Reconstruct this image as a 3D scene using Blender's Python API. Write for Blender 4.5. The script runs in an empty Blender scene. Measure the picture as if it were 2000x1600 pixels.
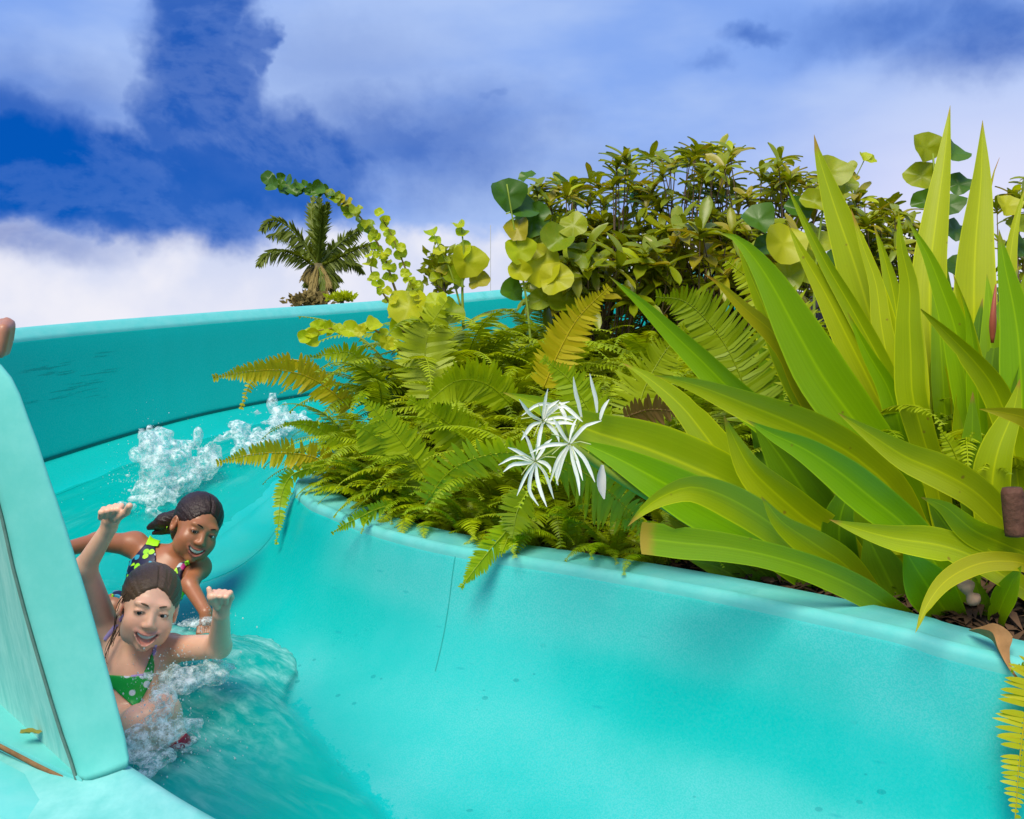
import bpy, math, random
import numpy as np
from mathutils import Vector, Matrix, noise as mnoise
random.seed(7); np.random.seed(7)
R = math.radians
C = bpy.context.scene.collection
S = bpy.context.scene
# ------------------------------------------------------------------ camera
CAMZ = 2.2; F = 1944.0; YH = 700.0
cam_d = bpy.data.cameras.new('camera'); cam = bpy.data.objects.new('camera', cam_d); C.objects.link(cam)
cam_d.sensor_width = 36; cam_d.lens = 36*F/2000; cam_d.shift_y = -(800-YH)/2000
cam_d.clip_start = 0.02; cam_d.clip_end = 9000
cam.location = (0, 0, CAMZ); cam.rotation_euler = (R(90), 0, 0)
S.camera = cam
# ------------------------------------------------------------------ exposure
S.view_settings.view_transform = 'Standard'; S.view_settings.look = 'None'
S.view_settings.exposure = 0.35; S.view_settings.gamma = 1
S.view_settings.use_curve_mapping = False
# ------------------------------------------------------------------ node helpers
class NT:
    def __init__(s, nt): s.nt = nt; s.n = nt.nodes; s.l = nt.links
    def put(s, sock, v):
        if v is None: return
        if isinstance(v, bpy.types.NodeSocket): s.l.new(v, sock)
        else:
            if sock.type == 'RGBA' and len(v) == 3: v = (*v, 1)
            sock.default_value = v
    def m(s, op, a, b=None, c=None, clamp=False):
        n = s.n.new('ShaderNodeMath'); n.operation = op; n.use_clamp = clamp
        for i, v in enumerate((a, b, c)):
            if v is not None: s.put(n.inputs[i], v)
        return n.outputs[0]
    def mix(s, f, a, b, blend='MIX'):
        n = s.n.new('ShaderNodeMix'); n.data_type = 'RGBA'; n.blend_type = blend
        s.put(n.inputs[0], f); s.put(n.inputs[6], a); s.put(n.inputs[7], b)
        return n.outputs[2]
    def ss(s, x, lo, hi, o0=0.0, o1=1.0):
        n = s.n.new('ShaderNodeMapRange'); n.interpolation_type = 'SMOOTHSTEP'
        s.put(n.inputs[0], x); n.inputs[1].default_value = lo; n.inputs[2].default_value = hi
        n.inputs[3].default_value = o0; n.inputs[4].default_value = o1
        return n.outputs[0]
    def noise(s, vec, scale, detail=4, rough=.55, dist=0.0, col=False):
        n = s.n.new('ShaderNodeTexNoise')
        if vec is not None: s.l.new(vec, n.inputs['Vector'])
        n.inputs['Scale'].default_value = scale; n.inputs['Detail'].default_value = detail
        n.inputs['Roughness'].default_value = rough; n.inputs['Distortion'].default_value = dist
        return n.outputs[1] if col else n.outputs[0]
    def mapv(s, vec, scale=(1,1,1), loc=(0,0,0), rot=(0,0,0)):
        n = s.n.new('ShaderNodeMapping'); s.l.new(vec, n.inputs[0])
        n.inputs['Scale'].default_value = scale; n.inputs['Location'].default_value = loc
        n.inputs['Rotation'].default_value = rot
        return n.outputs[0]
    def tc(s, out='Object'):
        return s.n.new('ShaderNodeTexCoord').outputs[out]
    def sep(s, v):
        n = s.n.new('ShaderNodeSeparateXYZ'); s.l.new(v, n.inputs[0]); return n.outputs
    def comb(s, x, y, z):
        n = s.n.new('ShaderNodeCombineXYZ')
        for i, v in enumerate((x, y, z)): s.put(n.inputs[i], v)
        return n.outputs[0]
    def bump(s, h, strength=.3, dist=.01):
        n = s.n.new('ShaderNodeBump'); n.inputs['Strength'].default_value = strength
        n.inputs['Distance'].default_value = dist; s.l.new(h, n.inputs['Height']); return n.outputs[0]
    def vor(s, vec, scale, feature='F1', rnd=1.0):
        n = s.n.new('ShaderNodeTexVoronoi'); n.feature = feature
        s.l.new(vec, n.inputs['Vector']); n.inputs['Scale'].default_value = scale
        n.inputs['Randomness'].default_value = rnd
        return n.outputs
    def ramp(s, fac, stops):
        n = s.n.new('ShaderNodeValToRGB'); s.put(n.inputs[0], fac)
        while len(n.color_ramp.elements) < len(stops): n.color_ramp.elements.new(.5)
        for e, (p, c) in zip(n.color_ramp.elements, stops):
            e.position = p; e.color = (*c, 1)
        return n.outputs[0]
# ------------------------------------------------------------------ world: sky and clouds
SUN_EL, SUN_AZ = 52, -160       # azimuth measured from +Y towards +X
w = bpy.data.worlds.new('World'); S.world = w; w.use_nodes = True
W = NT(w.node_tree); W.n.clear()
out = W.n.new('ShaderNodeOutputWorld'); bg = W.n.new('ShaderNodeBackground')
W.l.new(bg.outputs[0], out.inputs[0]); bg.inputs[1].default_value = 0.078
sky = W.n.new('ShaderNodeTexSky'); sky.sky_type = 'NISHITA'; sky.sun_disc = False
sky.sun_elevation = R(SUN_EL); sky.sun_rotation = R(SUN_AZ)
d_ = W.tc('Generated'); x_, y_, z_ = W.sep(d_)
nA = W.sep(W.noise(d_, 5.0, 2, .5, 0, True)); nB = W.sep(W.noise(d_, 15.0, 4, .6, 0, True))
az = W.m('ARCTAN2', x_, y_); el = W.m('ARCSINE', z_)
az = W.m('MULTIPLY_ADD', nA[0], .07, W.m('SUBTRACT', az, .035)); az = W.m('MULTIPLY_ADD', nB[0], .085, W.m('SUBTRACT', az, .042))
el = W.m('MULTIPLY_ADD', nA[1], .06, W.m('SUBTRACT', el, .03)); el = W.m('MULTIPLY_ADD', nB[1], .05, W.m('SUBTRACT', el, .025))
nC = W.sep(W.noise(d_, 44.0, 4, .55, 0, True)); az = W.m('MULTIPLY_ADD', nC[0], .022, az); el = W.m('MULTIPLY_ADD', nC[1], .018, el)
def sph(px, py):
    a = math.atan((px-1000)/F); return a, math.atan((YH-py)/F*math.cos(a))
def blob(px, py, rx, ry, lo=0.0, hi=1.0, amt=1.0):
    a, e = sph(px, py)
    dx = W.m('MULTIPLY', W.m('SUBTRACT', az, a), F/rx); dy = W.m('MULTIPLY', W.m('SUBTRACT', el, e), F/ry)
    r = W.m('SQRT', W.m('ADD', W.m('MULTIPLY', dx, dx), W.m('MULTIPLY', dy, dy)))
    return W.ss(r, hi, lo, 0, amt)
blue = None
for b in [(425,140,135,200,.45,1,.95), (410,0,140,130,.4,1,.9), (505,75,85,100,.35,1,.85), (60,300,400,150,.35,1,1), (330,330,400,130,.45,1,.97), (425,210,170,170,.5,1,.9),
          (600,310,280,150,.35,1,.96), (30,230,280,120,.2,1,.85), (840,270,440,190,0,1,.8), (700,120,380,160,0,1,.3), (500,380,330,60,.2,1,.8), (1750,35,300,80,0,1,.6), (1490,50,90,32,.1,1,.7),
          (1960,55,240,110,.1,1,.75), (1730,45,70,30,.2,1,.6), (1390,105,60,30,.1,1,.35), (980,185,50,28,.1,1,.5), (545,60,48,52,.35,1,.85), (535,120,44,50,.35,1,.85), (130,170,380,140,0,1,.45), (0,430,330,70,0,1,.7), (1100,320,420,110,0,1,.25)]:
    v = blob(*b); blue = v if blue is None else W.m('MAXIMUM', blue, v)
gen = W.ss(W.noise(d_, 2.3, 6, .55), .5, .62, 0, .85)        # the rest of the sky: same broken cloud
away = W.m('MAXIMUM', W.ss(W.m('ABSOLUTE', az), .58, .85), W.ss(el, .38, .55))
away = W.m('MULTIPLY', away, W.ss(el, .08, .2))
blue = W.m('MAXIMUM', blue, W.m('MULTIPLY', gen, away))
wisp = W.ss(W.noise(W.mapv(d_, (1,1,1.3)), 5, 6, .55, .2), .40, .72)
rid = W.m('ABSOLUTE', W.m('SUBTRACT', W.noise(W.mapv(d_, (1,1,1.6)), 4.2, 7, .62, .3), .5)); rid = W.ss(rid, .07, .0)
blue = W.m('MULTIPLY', blue, W.m('SUBTRACT', 1.0, W.m('ADD', W.m('MULTIPLY', wisp, .12), W.m('MULTIPLY', rid, .13))), None, True)
white = W.ss(el, .147, .124)
el2 = W.m('ARCSINE', z_)
lowlilac = W.ss(el2, .15, .04)
lil = W.mix(W.ss(W.noise(W.mapv(d_, (1,1,2.5)), 3.5, 5, .5), .35, .68), (2.3,4.0,8.8), (4.2,5.7,9.3))
paleR = W.ss(W.m('ARCTAN2', x_, y_), .12, .45)
lil = W.mix(W.m('MULTIPLY', paleR, W.ss(el2, .30, .12)), lil, (7.8,7.9,9.9))
cl = W.mix(white, lil, W.mix(W.ss(W.noise(d_, 9, 5, .5), .35, .62), (5.4,6.3,8.9), (8.4,8.5,9.5)))
cl = W.mix(W.m('MULTIPLY', lowlilac, .55), cl, (9.2,9.0,9.6))
deep = W.mix(1.0, sky.outputs[0], (0.02, .34, 1.0), 'MULTIPLY')
deep = W.mix(.8, deep, (0.0, .85, 4.7))
col = W.mix(blue, cl, deep)
W.l.new(col, bg.inputs[0])
sun_d = bpy.data.lights.new('sun', 'SUN'); sun_d.energy = 3.3; sun_d.angle = R(32); sun_d.color = (1, .93, .74)
sun = bpy.data.objects.new('sun', sun_d); C.objects.link(sun)
sv = Vector((math.sin(R(SUN_AZ))*math.cos(R(SUN_EL)), math.cos(R(SUN_AZ))*math.cos(R(SUN_EL)), math.sin(R(SUN_EL))))
sun.rotation_euler = sv.to_track_quat('Z', 'Y').to_euler()
# ------------------------------------------------------------------ object helpers
def P(px, py, d): return Vector(((px-1000)/F*d, d, CAMZ+(YH-py)/F*d))
def tag(o, label=None, cat=None, group=None, kind=None):
    if label: o['label'] = label
    if cat: o['category'] = cat
    if group: o['group'] = group
    if kind: o['kind'] = kind
    return o
def empty(name, loc, label, cat, group=None):
    o = bpy.data.objects.new(name, None); C.objects.link(o); o.location = loc; o.empty_display_size = .1
    return tag(o, label, cat, group)
def link(name, me, parent=None, loc=None, world=True):
    o = bpy.data.objects.new(name, me); C.objects.link(o)
    if parent:
        o.parent = parent
        if world:      # mesh is given in world coordinates
            pw = Vector(parent.location); q = parent.parent
            while q: pw += Vector(q.location); q = q.parent
            o.location = -pw
    if loc is not None: o.location = loc
    return o
def mesh(name, V, Fc, mat, uv=None, smooth=True, col=None):
    me = bpy.data.meshes.new(name)
    me.from_pydata([tuple(v) for v in V], [], [tuple(f) for f in Fc]); me.materials.append(mat)
    if smooth: me.polygons.foreach_set('use_smooth', [True]*len(me.polygons))
    if uv is not None:
        ul = me.uv_layers.new(name='UVMap'); li = np.zeros(len(me.loops), dtype=np.int32)
        me.loops.foreach_get('vertex_index', li); ul.data.foreach_set('uv', np.asarray(uv, dtype=np.float32)[li].ravel())
    if col is not None:
        ca = me.color_attributes.new('Col', 'FLOAT_COLOR', 'POINT'); ca.data.foreach_set('color', np.asarray(col, dtype=np.float32).ravel())
    me.update(); return me
def cr(pts, t):
    """Catmull-Rom through rows of an array, t in [0, n-1]"""
    n = len(pts); i = int(min(max(math.floor(t), 0), n-2)); f = t-i
    p1, p2 = pts[i], pts[i+1]; p0 = pts[i-1] if i > 0 else 2*p1-p2; p3 = pts[i+2] if i+2 < n else 2*p2-p1
    return .5*((2*p1)+(-p0+p2)*f+(2*p0-5*p1+4*p2-p3)*f*f+(-p0+3*p1-3*p2+p3)*f**3)
def resample(pts, n):
    pts = [np.array(p, float) for p in pts]
    fine = [cr(pts, (len(pts)-1)*i/(n*6)) for i in range(n*6+1)]
    L = [0]
    for a, b in zip(fine, fine[1:]): L.append(L[-1]+np.linalg.norm(b[:3]-a[:3]))
    L = np.array(L); fine = np.array(fine); q = np.linspace(0, L[-1], n)
    return np.stack([np.interp(q, L, fine[:, k]) for k in range(fine.shape[1])], 1)
def tube(pts, rad, sides=6):
    pts = [np.array(p, float) for p in pts]; V = []; Fc = []; n = len(pts); prev = None
    for i, p in enumerate(pts):
        t = pts[min(i+1, n-1)]-pts[max(i-1, 0)]; t /= np.linalg.norm(t)+1e-9
        if prev is None: a = np.cross(t, (0,0,1.) if abs(t[2]) < .9 else (1.,0,0))
        else: a = prev-t*np.dot(prev, t)
        a /= np.linalg.norm(a)+1e-9; prev = a; b = np.cross(t, a); r = rad[i] if hasattr(rad, '__len__') else rad
        for k in range(sides):
            th = 2*math.pi*k/sides; V.append(p+r*(math.cos(th)*a+math.sin(th)*b))
    for i in range(n-1):
        for k in range(sides):
            Fc.append((i*sides+k, i*sides+(k+1) % sides, (i+1)*sides+(k+1) % sides, (i+1)*sides+k))
    Fc.append(tuple(range(sides))[::-1]); Fc.append(tuple((n-1)*sides+k for k in range(sides)))
    return V, Fc
# ------------------------------------------------------------------ materials
def new_mat(name):
    m = bpy.data.materials.new(name); m.use_nodes = True; t = NT(m.node_tree)
    b = t.n['Principled BSDF']; return m, t, b
def plain(name, col, rough=.5, spec=.4, var=.12, scale=20, bump=0):
    m, t, b = new_mat(name); c = t.tc('Object')
    n = t.noise(c, scale, 5)
    t.put(b.inputs['Base Color'], t.mix(n, tuple(x*(1-var) for x in col), tuple(min(1, x*(1+var)) for x in col)))
    b.inputs['Roughness'].default_value = rough; b.inputs['Specular IOR Level'].default_value = spec
    if bump: t.l.new(t.bump(n, bump, .01), b.inputs['Normal'])
    return m
TEAL = (0.0, .41, .375); TEAL_D = (0.0, .40, .37); PALE = (.13, .66, .66)
def gelcoat(name, kind):
    m, t, b = new_mat(name); uv = t.tc('UV'); ob = t.tc('Object'); u, v, _ = t.sep(uv)
    big = t.noise(ob, 1.3, 4, .5); fine = t.noise(ob, 160, 3, .6); mid = t.noise(ob, 14, 6, .65)
    col = t.mix(t.ss(big, .35, .65), TEAL, (0.0, .45, .435))
    if kind == 'shell':
        # u: station along the flume, v: 0 outer rim .. 1 inner rim
        edge = t.m('ADD', v, t.m('MULTIPLY', t.m('SUBTRACT', t.noise(t.mapv(uv, (3, 14, 1)), 1.6, 9, .72), .5), .16))
        # chalky dry spray on the inner wall, above the wet line, thinning in a band half way up
        bnd = t.m('MAXIMUM', t.m('SUBTRACT', .665, t.m('MULTIPLY', t.m('SUBTRACT', u, 8), .068)), .5)
        dry = t.ss(t.m('SUBTRACT', edge, bnd), .0, .012)
        dry = t.m('MULTIPLY', dry, t.ss(u, 6.8, 7.8))
        band = t.m('SUBTRACT', 1.0, t.m('MULTIPLY', t.m('MULTIPLY', t.ss(v, .76, .83), t.ss(v, .93, .87)), t.ss(big, .62, .38, .45, .95)))
        soft = t.ss(t.noise(ob, 2.6, 4, .55), .30, .62, .35, 1)
        dust = t.m('MULTIPLY', t.m('MULTIPLY', dry, band), soft)
        speck = t.ss(t.noise(ob, 260, 2, .7), .38, .62)
        dust = t.m('MULTIPLY', dust, t.m('ADD', .45, t.m('MULTIPLY', speck, .55)))
        col = t.mix(t.m('MULTIPLY', dust, .62), col, (.13, .50, .50))
        # dark drops and short runs caught in the spray
        vv = t.vor(t.mapv(ob, (.6, .9, 1.3), (0,0,0), (0,0,.5)), 42)
        pick = t.m('MULTIPLY', t.ss(t.sep(vv[1])[0], .62, .70), t.ss(t.noise(ob, 3.2, 3, .5), .46, .58)); sz = t.sep(vv[1])[1]
        drop = t.m('MULTIPLY', t.ss(t.m('SUBTRACT', vv[0], t.m('MULTIPLY', sz, .26)), .02, -.01), pick)
        drop = t.m('MULTIPLY', drop, t.m('MULTIPLY', dry, t.ss(v, .94, .86)))
        col = t.mix(t.m('MULTIPLY', drop, .5), col, (.0, .22, .24))
        v2 = t.vor(t.mapv(ob, (1.5, 2.4, 9), (0,0,0), (0,.25,0)), 4)
        pk2 = t.ss(t.sep(v2[1])[1], .62, .7)
        run = t.m('MULTIPLY', t.ss(v2[0], .16, .06), pk2)
        col = t.mix(t.m('MULTIPLY', t.m('MULTIPLY', run, dry), .48), col, (.0, .30, .33))
        # far outer wall is a darker teal with vertical washing marks
        far_mask = t.m('MULTIPLY', t.ss(v, .36, .28), t.ss(u, 8, 7))
        wash = t.noise(t.mapv(uv, (3, 1.2, 1)), 3, 5, .55)
        col = t.mix(t.m('MULTIPLY', far_mask, t.ss(wash, .25, .7, .8, 1)), col, (0.0, .375, .34))
        sc = t.noise(t.mapv(uv, (.9, 30, 1), (0,0,0), (0,0,.25)), 4, 4, .7)
        scuff = t.m('MULTIPLY', t.m('MULTIPLY', t.ss(sc, .55, .60), t.ss(u, 3.95, 3.85)), t.m('MULTIPLY', t.ss(u, 3.4, 3.5), t.m('MULTIPLY', t.ss(v, .03, .05), t.ss(v, .15, .11))))
        col = t.mix(t.m('MULTIPLY', scuff, .45), col, (.0, .14, .13))
        rough = t.m('ADD', .22, t.m('MULTIPLY', dust, .45))
    elif kind == 'rim':
        col = t.mix(t.ss(mid, .3, .7, .1, .45), (.10, .52, .49), (.24, .60, .57))
        # grime where leaves lie
        g = t.ss(t.noise(ob, 6, 6, .7), .58, .74)
        col = t.mix(t.m('MULTIPLY', g, .35), col, (.05, .33, .27))
        rough = .42
    elif kind == 'guard':
        col = t.mix(t.ss(mid, .3, .75), (.12, .54, .48), (.17, .60, .54))
        sp = t.vor(ob, 30); sk = t.m('MULTIPLY', t.ss(sp[0], .10, .03), t.ss(t.sep(sp[1])[0], .85, .9))
        col = t.mix(t.m('MULTIPLY', sk, .6), col, (.02, .3, .28)); rough = .5
    elif kind == 'panel':
        st = t.noise(t.mapv(ob, (10, 10, .8)), 6, 6, .7)
        col = t.mix(t.ss(st, .3, .7), (.18, .52, .46), (.32, .64, .57)); rough = .55
    elif kind == 'white':
        col = t.mix(t.ss(mid, .3, .75), (.14, .50, .46), (.26, .62, .58)); rough = .45
    col = t.mix(t.ss(fine, .3, .8, 0, .14), col, (.10, .54, .53))
    t.put(b.inputs['Base Color'], col); t.put(b.inputs['Roughness'], rough)
    b.inputs['Specular IOR Level'].default_value = .10
    t.l.new(t.bump(t.m('ADD', t.m('MULTIPLY', mid, .4), t.m('MULTIPLY', fine, .15)), .12, .006), b.inputs['Normal'])
    return m
M_shell = gelcoat('flume_gelcoat', 'shell'); M_rim = gelcoat('rim_gelcoat', 'rim')
M_guard = gelcoat('guard_edge_gelcoat', 'guard'); M_panel = gelcoat('guard_side_gelcoat', 'panel'); M_white = gelcoat('bleached_gelcoat', 'white')
M_seal = plain('dirty_sealant', (.22, .12, .05), .8, .2, .5, 60, .4)
M_seam = plain('joint_line', (.02, .33, .31), .7, .2, .2, 40)

def leafmat(name, c1, c2, edge=None, trans=.35, rough=.38, veins=0.0, blotch=None, spec=.4, bamt=.65):
    """leaf surface: hue differs leaf to leaf, parallel veins along UV, some light passes through"""
    m, t, b = new_mat(name); uv = t.tc('UV'); ob = t.tc('Object'); u, v, _ = t.sep(uv)
    oi = t.n.new('ShaderNodeObjectInfo').outputs['Random']
    n = t.noise(ob, 5, 5, .6)
    f = t.m('ADD', t.m('MULTIPLY', oi, .62), t.m('MULTIPLY', t.m('SUBTRACT', n, .3), .6), None, True)
    col = t.mix(f, c1, c2)
    if veins:
        ln = t.m('SINE', t.m('MULTIPLY', u, 75)); ln2 = t.noise(t.mapv(uv, (26, .8, 1)), 1.5, 4, .6)
        vn = t.m('MULTIPLY', t.m('ADD', t.m('MULTIPLY', ln, .09), ln2), veins)
        col = t.mix(vn, col, tuple(x*.45 for x in c1))
        mid = t.ss(t.m('ABSOLUTE', t.m('SUBTRACT', u, .5)), .05, .0)
        col = t.mix(t.m('MULTIPLY', mid, .35), col, tuple(min(1, x*1.5) for x in c2))
        rim = t.ss(t.m('ABSOLUTE', t.m('SUBTRACT', u, .5)), .455, .5)
        col = t.mix(t.m('MULTIPLY', rim, .55), col, tuple(min(1, x*1.35) for x in c2))
        t.l.new(t.bump(vn, .35, .003), b.inputs['Normal'])
    if blotch:
        bl = t.ss(t.noise(ob, 11, 5, .65), .56, .70)
        col = t.mix(t.m('MULTIPLY', t.m('ADD', bl, t.m('MULTIPLY', t.ss(oi, .78, .9), .8), None, True), bamt), col, blotch)
    if veins:
        fl_ = t.vor(t.mapv(ob, (1,1,1)), 26); fk = t.m('MULTIPLY', t.ss(t.m('ADD', fl_[0], t.m('MULTIPLY', n, .1)), .20, .10), t.ss(t.sep(fl_[1])[0], .80, .86))
        col = t.mix(t.m('MULTIPLY', fk, .7), col, (.22, .13, .02))
    if edge is not None:
        tipf = t.ss(t.m('ADD', v, t.m('MULTIPLY', t.m('SUBTRACT', n, .5), .15)), .955, 1.0)
        col = t.mix(tipf, col, edge)
    t.put(b.inputs['Base Color'], col); b.inputs['Roughness'].default_value = rough
    b.inputs['Specular IOR Level'].default_value = spec
    tr = t.n.new('ShaderNodeBsdfTranslucent'); t.put(tr.inputs[0], t.mix(1.0, col, (1.5, 1.3, .6), 'MULTIPLY'))
    mx = t.n.new('ShaderNodeMixShader'); mx.inputs[0].default_value = trans
    t.l.new(b.outputs[0], mx.inputs[1]); t.l.new(tr.outputs[0], mx.inputs[2])
    t.l.new(mx.outputs[0], t.n['Material Output'].inputs[0])
    return m
M_lily = leafmat('lily_leaf', (.27, .41, .002), (.54, .57, .003), (.42, .26, .03), .22, .36, .32)
M_lily_b = leafmat('lily_leaf_fresh', (.20, .42, .001), (.33, .50, .002), (.3, .3, .02), .22, .34, .36)
M_lily_y = leafmat('lily_leaf_yellow', (.44, .42, .005), (.56, .47, .005), (.5, .2, .02), .35, .4, .3)
M_lily_d = leafmat('lily_leaf_dark', (.09, .22, .002), (.21, .36, .003), (.3, .2, .03), .15, .4, .4)  # lily leaves in a deeper green
M_fern = leafmat('fern_leaf', (.17, .27, .001), (.47, .54, .002), None, .28, .45)
M_fern_l = leafmat('fern_leaf_light', (.28, .42, .002), (.48, .56, .003), None, .35, .45)
M_fern_y = leafmat('fern_leaf_yellow', (.50, .46, .004), (.62, .48, .006), None, .35, .5)
M_fern_b = leafmat('fern_leaf_brown', (.20, .11, .03), (.36, .20, .07), None, .2, .7)
M_grape = leafmat('round_leaf', (.18, .28, .003), (.42, .44, .004), None, .35, .4, 0, (.42, .28, .02))
M_grape_y = leafmat('round_leaf_yellow', (.42, .52, .004), (.56, .60, .006), None, .4, .45, 0, (.50, .38, .02), .4, .35)
M_grape_d = leafmat('round_leaf_dark', (.04, .12, .003), (.08, .18, .004), None, .2, .4)
M_shrub = leafmat('shrub_leaf', (.16, .23, .003), (.38, .40, .004), None, .3, .35, 0, (.34, .22, .02), .5)
M_palm = leafmat('palm_leaf', (.07, .12, .006), (.18, .22, .008), None, .2, .5)
M_dead = plain('dead_leaf', (.34, .19, .08), .8, .2, .4, 25, .4)
M_deadp = plain('papery_dead_leaf', (.48, .30, .20), .8, .2, .35, 25, .3)
M_stem = plain('green_stem', (.22, .30, .03), .5, .3, .3, 15)
M_rach = plain('fern_rachis', (.22, .17, .03), .6, .3, .3, 15)
M_bark = plain('shrub_bark', (.16, .11, .07), .85, .2, .4, 30, .5)
M_palmdead = plain('palm_dead_frond', (.24, .18, .06), .85, .2, .4, 30)
M_petal = leafmat('white_petal', (.86, .87, .88), (.92, .92, .92), None, .25, .5)
M_fil = plain('flower_filament', (.55, .60, .25), .5, .3, .1)
M_anther = plain('anther', (.5, .28, .04), .7, .2, .1)
m, t, b = new_mat('soil'); c = t.tc('Object')
n = t.noise(c, 30, 8, .7)
t.put(b.inputs['Base Color'], t.mix(n, (.012, .008, .005), (.06, .038, .022))); b.inputs['Roughness'].default_value = .95
t.l.new(t.bump(n, .9, .03), b.inputs['Normal']); M_soil = m
m, t, b = new_mat('grass_ground'); c = t.tc('Object')
n = t.noise(c, .6, 6, .6); n2 = t.noise(c, 25, 6, .7)
t.put(b.inputs['Base Color'], t.mix(n2, t.mix(n, (.05, .09, .02), (.10, .12, .03)), (.03, .05, .012))); b.inputs['Roughness'].default_value = .9
t.l.new(t.bump(n2, .8, .04), b.inputs['Normal']); M_ground = m
# water film and foam
m, t, b = new_mat('sliding_water'); uv = t.tc('UV'); ob = t.tc('Object'); u, v, _ = t.sep(uv)
st = t.noise(t.mapv(uv, (1.1, 26, 1)), 1.6, 6, .62, .5); rp = t.noise(ob, 26, 5, .6)
churn = t.m('MULTIPLY', t.ss(u, 5.6, 6.5), t.ss(u, 8.7, 7.6)); churn = t.m('MULTIPLY', churn, t.ss(v, .30, .45))
foam = t.m('MULTIPLY', t.ss(st, .45, .80), t.ss(t.noise(ob, 3, 5, .6), .38, .66))
foam = t.m('MULTIPLY', foam, t.m('ADD', .22, t.m('MULTIPLY', churn, .7)))
fst = t.ss(t.noise(t.mapv(uv, (1.6, 16, 1)), 2.6, 7, .62, .4), .38, .72)
foam = t.m('MAXIMUM', foam, t.m('MULTIPLY', t.m('MULTIPLY', fst, churn), .60))
t.put(b.inputs['Base Color'], t.mix(foam, (0.0, .50, .44), (.50, .80, .77)))
t.put(b.inputs['Roughness'], t.m('MULTIPLY_ADD', foam, .4, .10)); b.inputs['Specular IOR Level'].default_value = .2; b.inputs['IOR'].default_value = 1.33
bnd = t.m('MAXIMUM', t.m('SUBTRACT', .665, t.m('MULTIPLY', t.m('SUBTRACT', u, 8), .068)), .5); bnd = t.m('ADD', bnd, t.m('MULTIPLY', t.ss(u, 7.9, 7.3), .2))
ef = t.ss(t.m('SUBTRACT', t.m('ADD', bnd, t.m('MULTIPLY', t.m('SUBTRACT', t.noise(ob, 18, 5, .7), .5), .03)), v), .004, .045)
t.put(b.inputs['Alpha'], t.m('MULTIPLY', ef, t.m('ADD', .55, t.m('MULTIPLY', foam, .45))))
t.l.new(t.bump(t.m('ADD', t.m('MULTIPLY', st, 1.0), t.m('MULTIPLY', rp, .12)), .16, .02), b.inputs['Normal']); M_water = m
m, t, b = new_mat('splash_foam'); ob = t.tc('Object'); n = t.noise(ob, 55, 6, .7)
t.put(b.inputs['Base Color'], t.mix(n, (.66, .86, .87), (.92, .96, .96))); b.inputs['Roughness'].default_value = .35
t.put(b.inputs['Alpha'], t.ss(n, .40, .66, .06, .82)); t.l.new(t.bump(n, .6, .01), b.inputs['Normal']); M_foam = m
m, t, b = new_mat('water_drop'); b.inputs['Base Color'].default_value = (.85, .95, .96, 1); b.inputs['Roughness'].default_value = .1; b.inputs['Alpha'].default_value = .75; M_drop = m

# ------------------------------------------------------------------ ground
g = 3000
me = mesh('ground', [(-g,-g,0),(g,-g,0),(g,g,0),(-g,g,0)], [(0,1,2,3)], M_ground)
tag(link('ground', me), kind='structure')
# ------------------------------------------------------------------ flume stations
def w3(x, y, z): return np.array((x, y, CAMZ+z), float)
def p3(px, py, d): return np.array(P(px, py, d))
O_ = [p3(1500,528,9.0), p3(1130,565,7.9), p3(780,600,6.9), p3(400,630,5.8), p3(0,668,4.8), w3(-2.70,3.9,-.06), w3(-2.35,3.05,-.28),
      w3(-1.6,2.45,-.50), w3(-.98,1.88,-.605), p3(258,1500,1.52), p3(420,1600,1.42), w3(-.05,1.20,-.72), w3(.35,.98,-.78), w3(.9,.72,-.84), w3(1.7,.35,-.92), w3(2.6,-.1,-1.0)]
I_ = [w3(2.4,7.0,.42), w3(.75,5.9,.17), w3(-.12,4.95,-.07), w3(-.46,4.25,-.22), w3(-.66,3.75,-.34), p3(581,945,3.38), p3(596,983,3.2),
      p3(650,1010,3.02), p3(740,1045,2.85), p3(890,1082,2.62), p3(1100,1115,2.45), p3(1300,1150,2.3), p3(1500,1190,2.16), p3(1750,1245,2.0), p3(1965,1302,1.88), w3(1.75,1.3,-.66)]
ZF = [-.03,-.13,-.26,-.42,-.665,-.78,-.89,-.94,-.965,-.985,-1.03,-1.06,-1.10,-1.14,-1.18,-1.24]
ZF = [np.array([CAMZ+z]) for z in ZF]; NS = len(O_)
PO = [(0,0),(.012,.10),(.028,.30),(.05,.52),(.078,.72),(.092,.815),(.080,.825),(.080,.838),(.118,.848),(.17,.875),(.26,.925),(.38,.97),(.5,.99)]
PI = [(.62,.995),(.5,.975),(.38,.925),(.28,.84),(.20,.73),(.13,.58),(.08,.42),(.045,.26),(.02,.10),(0,0)]
def section(t, lift=0.0):
    o, i, zf = cr(O_, t), cr(I_, t), cr(ZF, t)[0]
    h = i[:2]-o[:2]; L = np.linalg.norm(h); h /= L; k = min(1, L/1.25)
    pts = []
    for a, f in PO:
        a *= k; p = o[:2]+h*a; pts.append(((p[0], p[1], o[2]+(zf-o[2])*f+.03*0), a/L))
    for a, f in PI:
        a *= k; p = i[:2]-h*a; pts.append(((p[0], p[1], i[2]+(zf-i[2])*f), 1-a/L))
    # re-express v so that it goes evenly from outer rim to inner rim along the profile
    n = len(pts); acc = [0]
    for q in range(1, n): acc.append(acc[-1]+math.dist(pts[q][0], pts[q-1][0]))
    # fine spline along profile for smoothness
    return [np.array(p[0]) for p in pts], [x/acc[-1] for x in acc]
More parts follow.
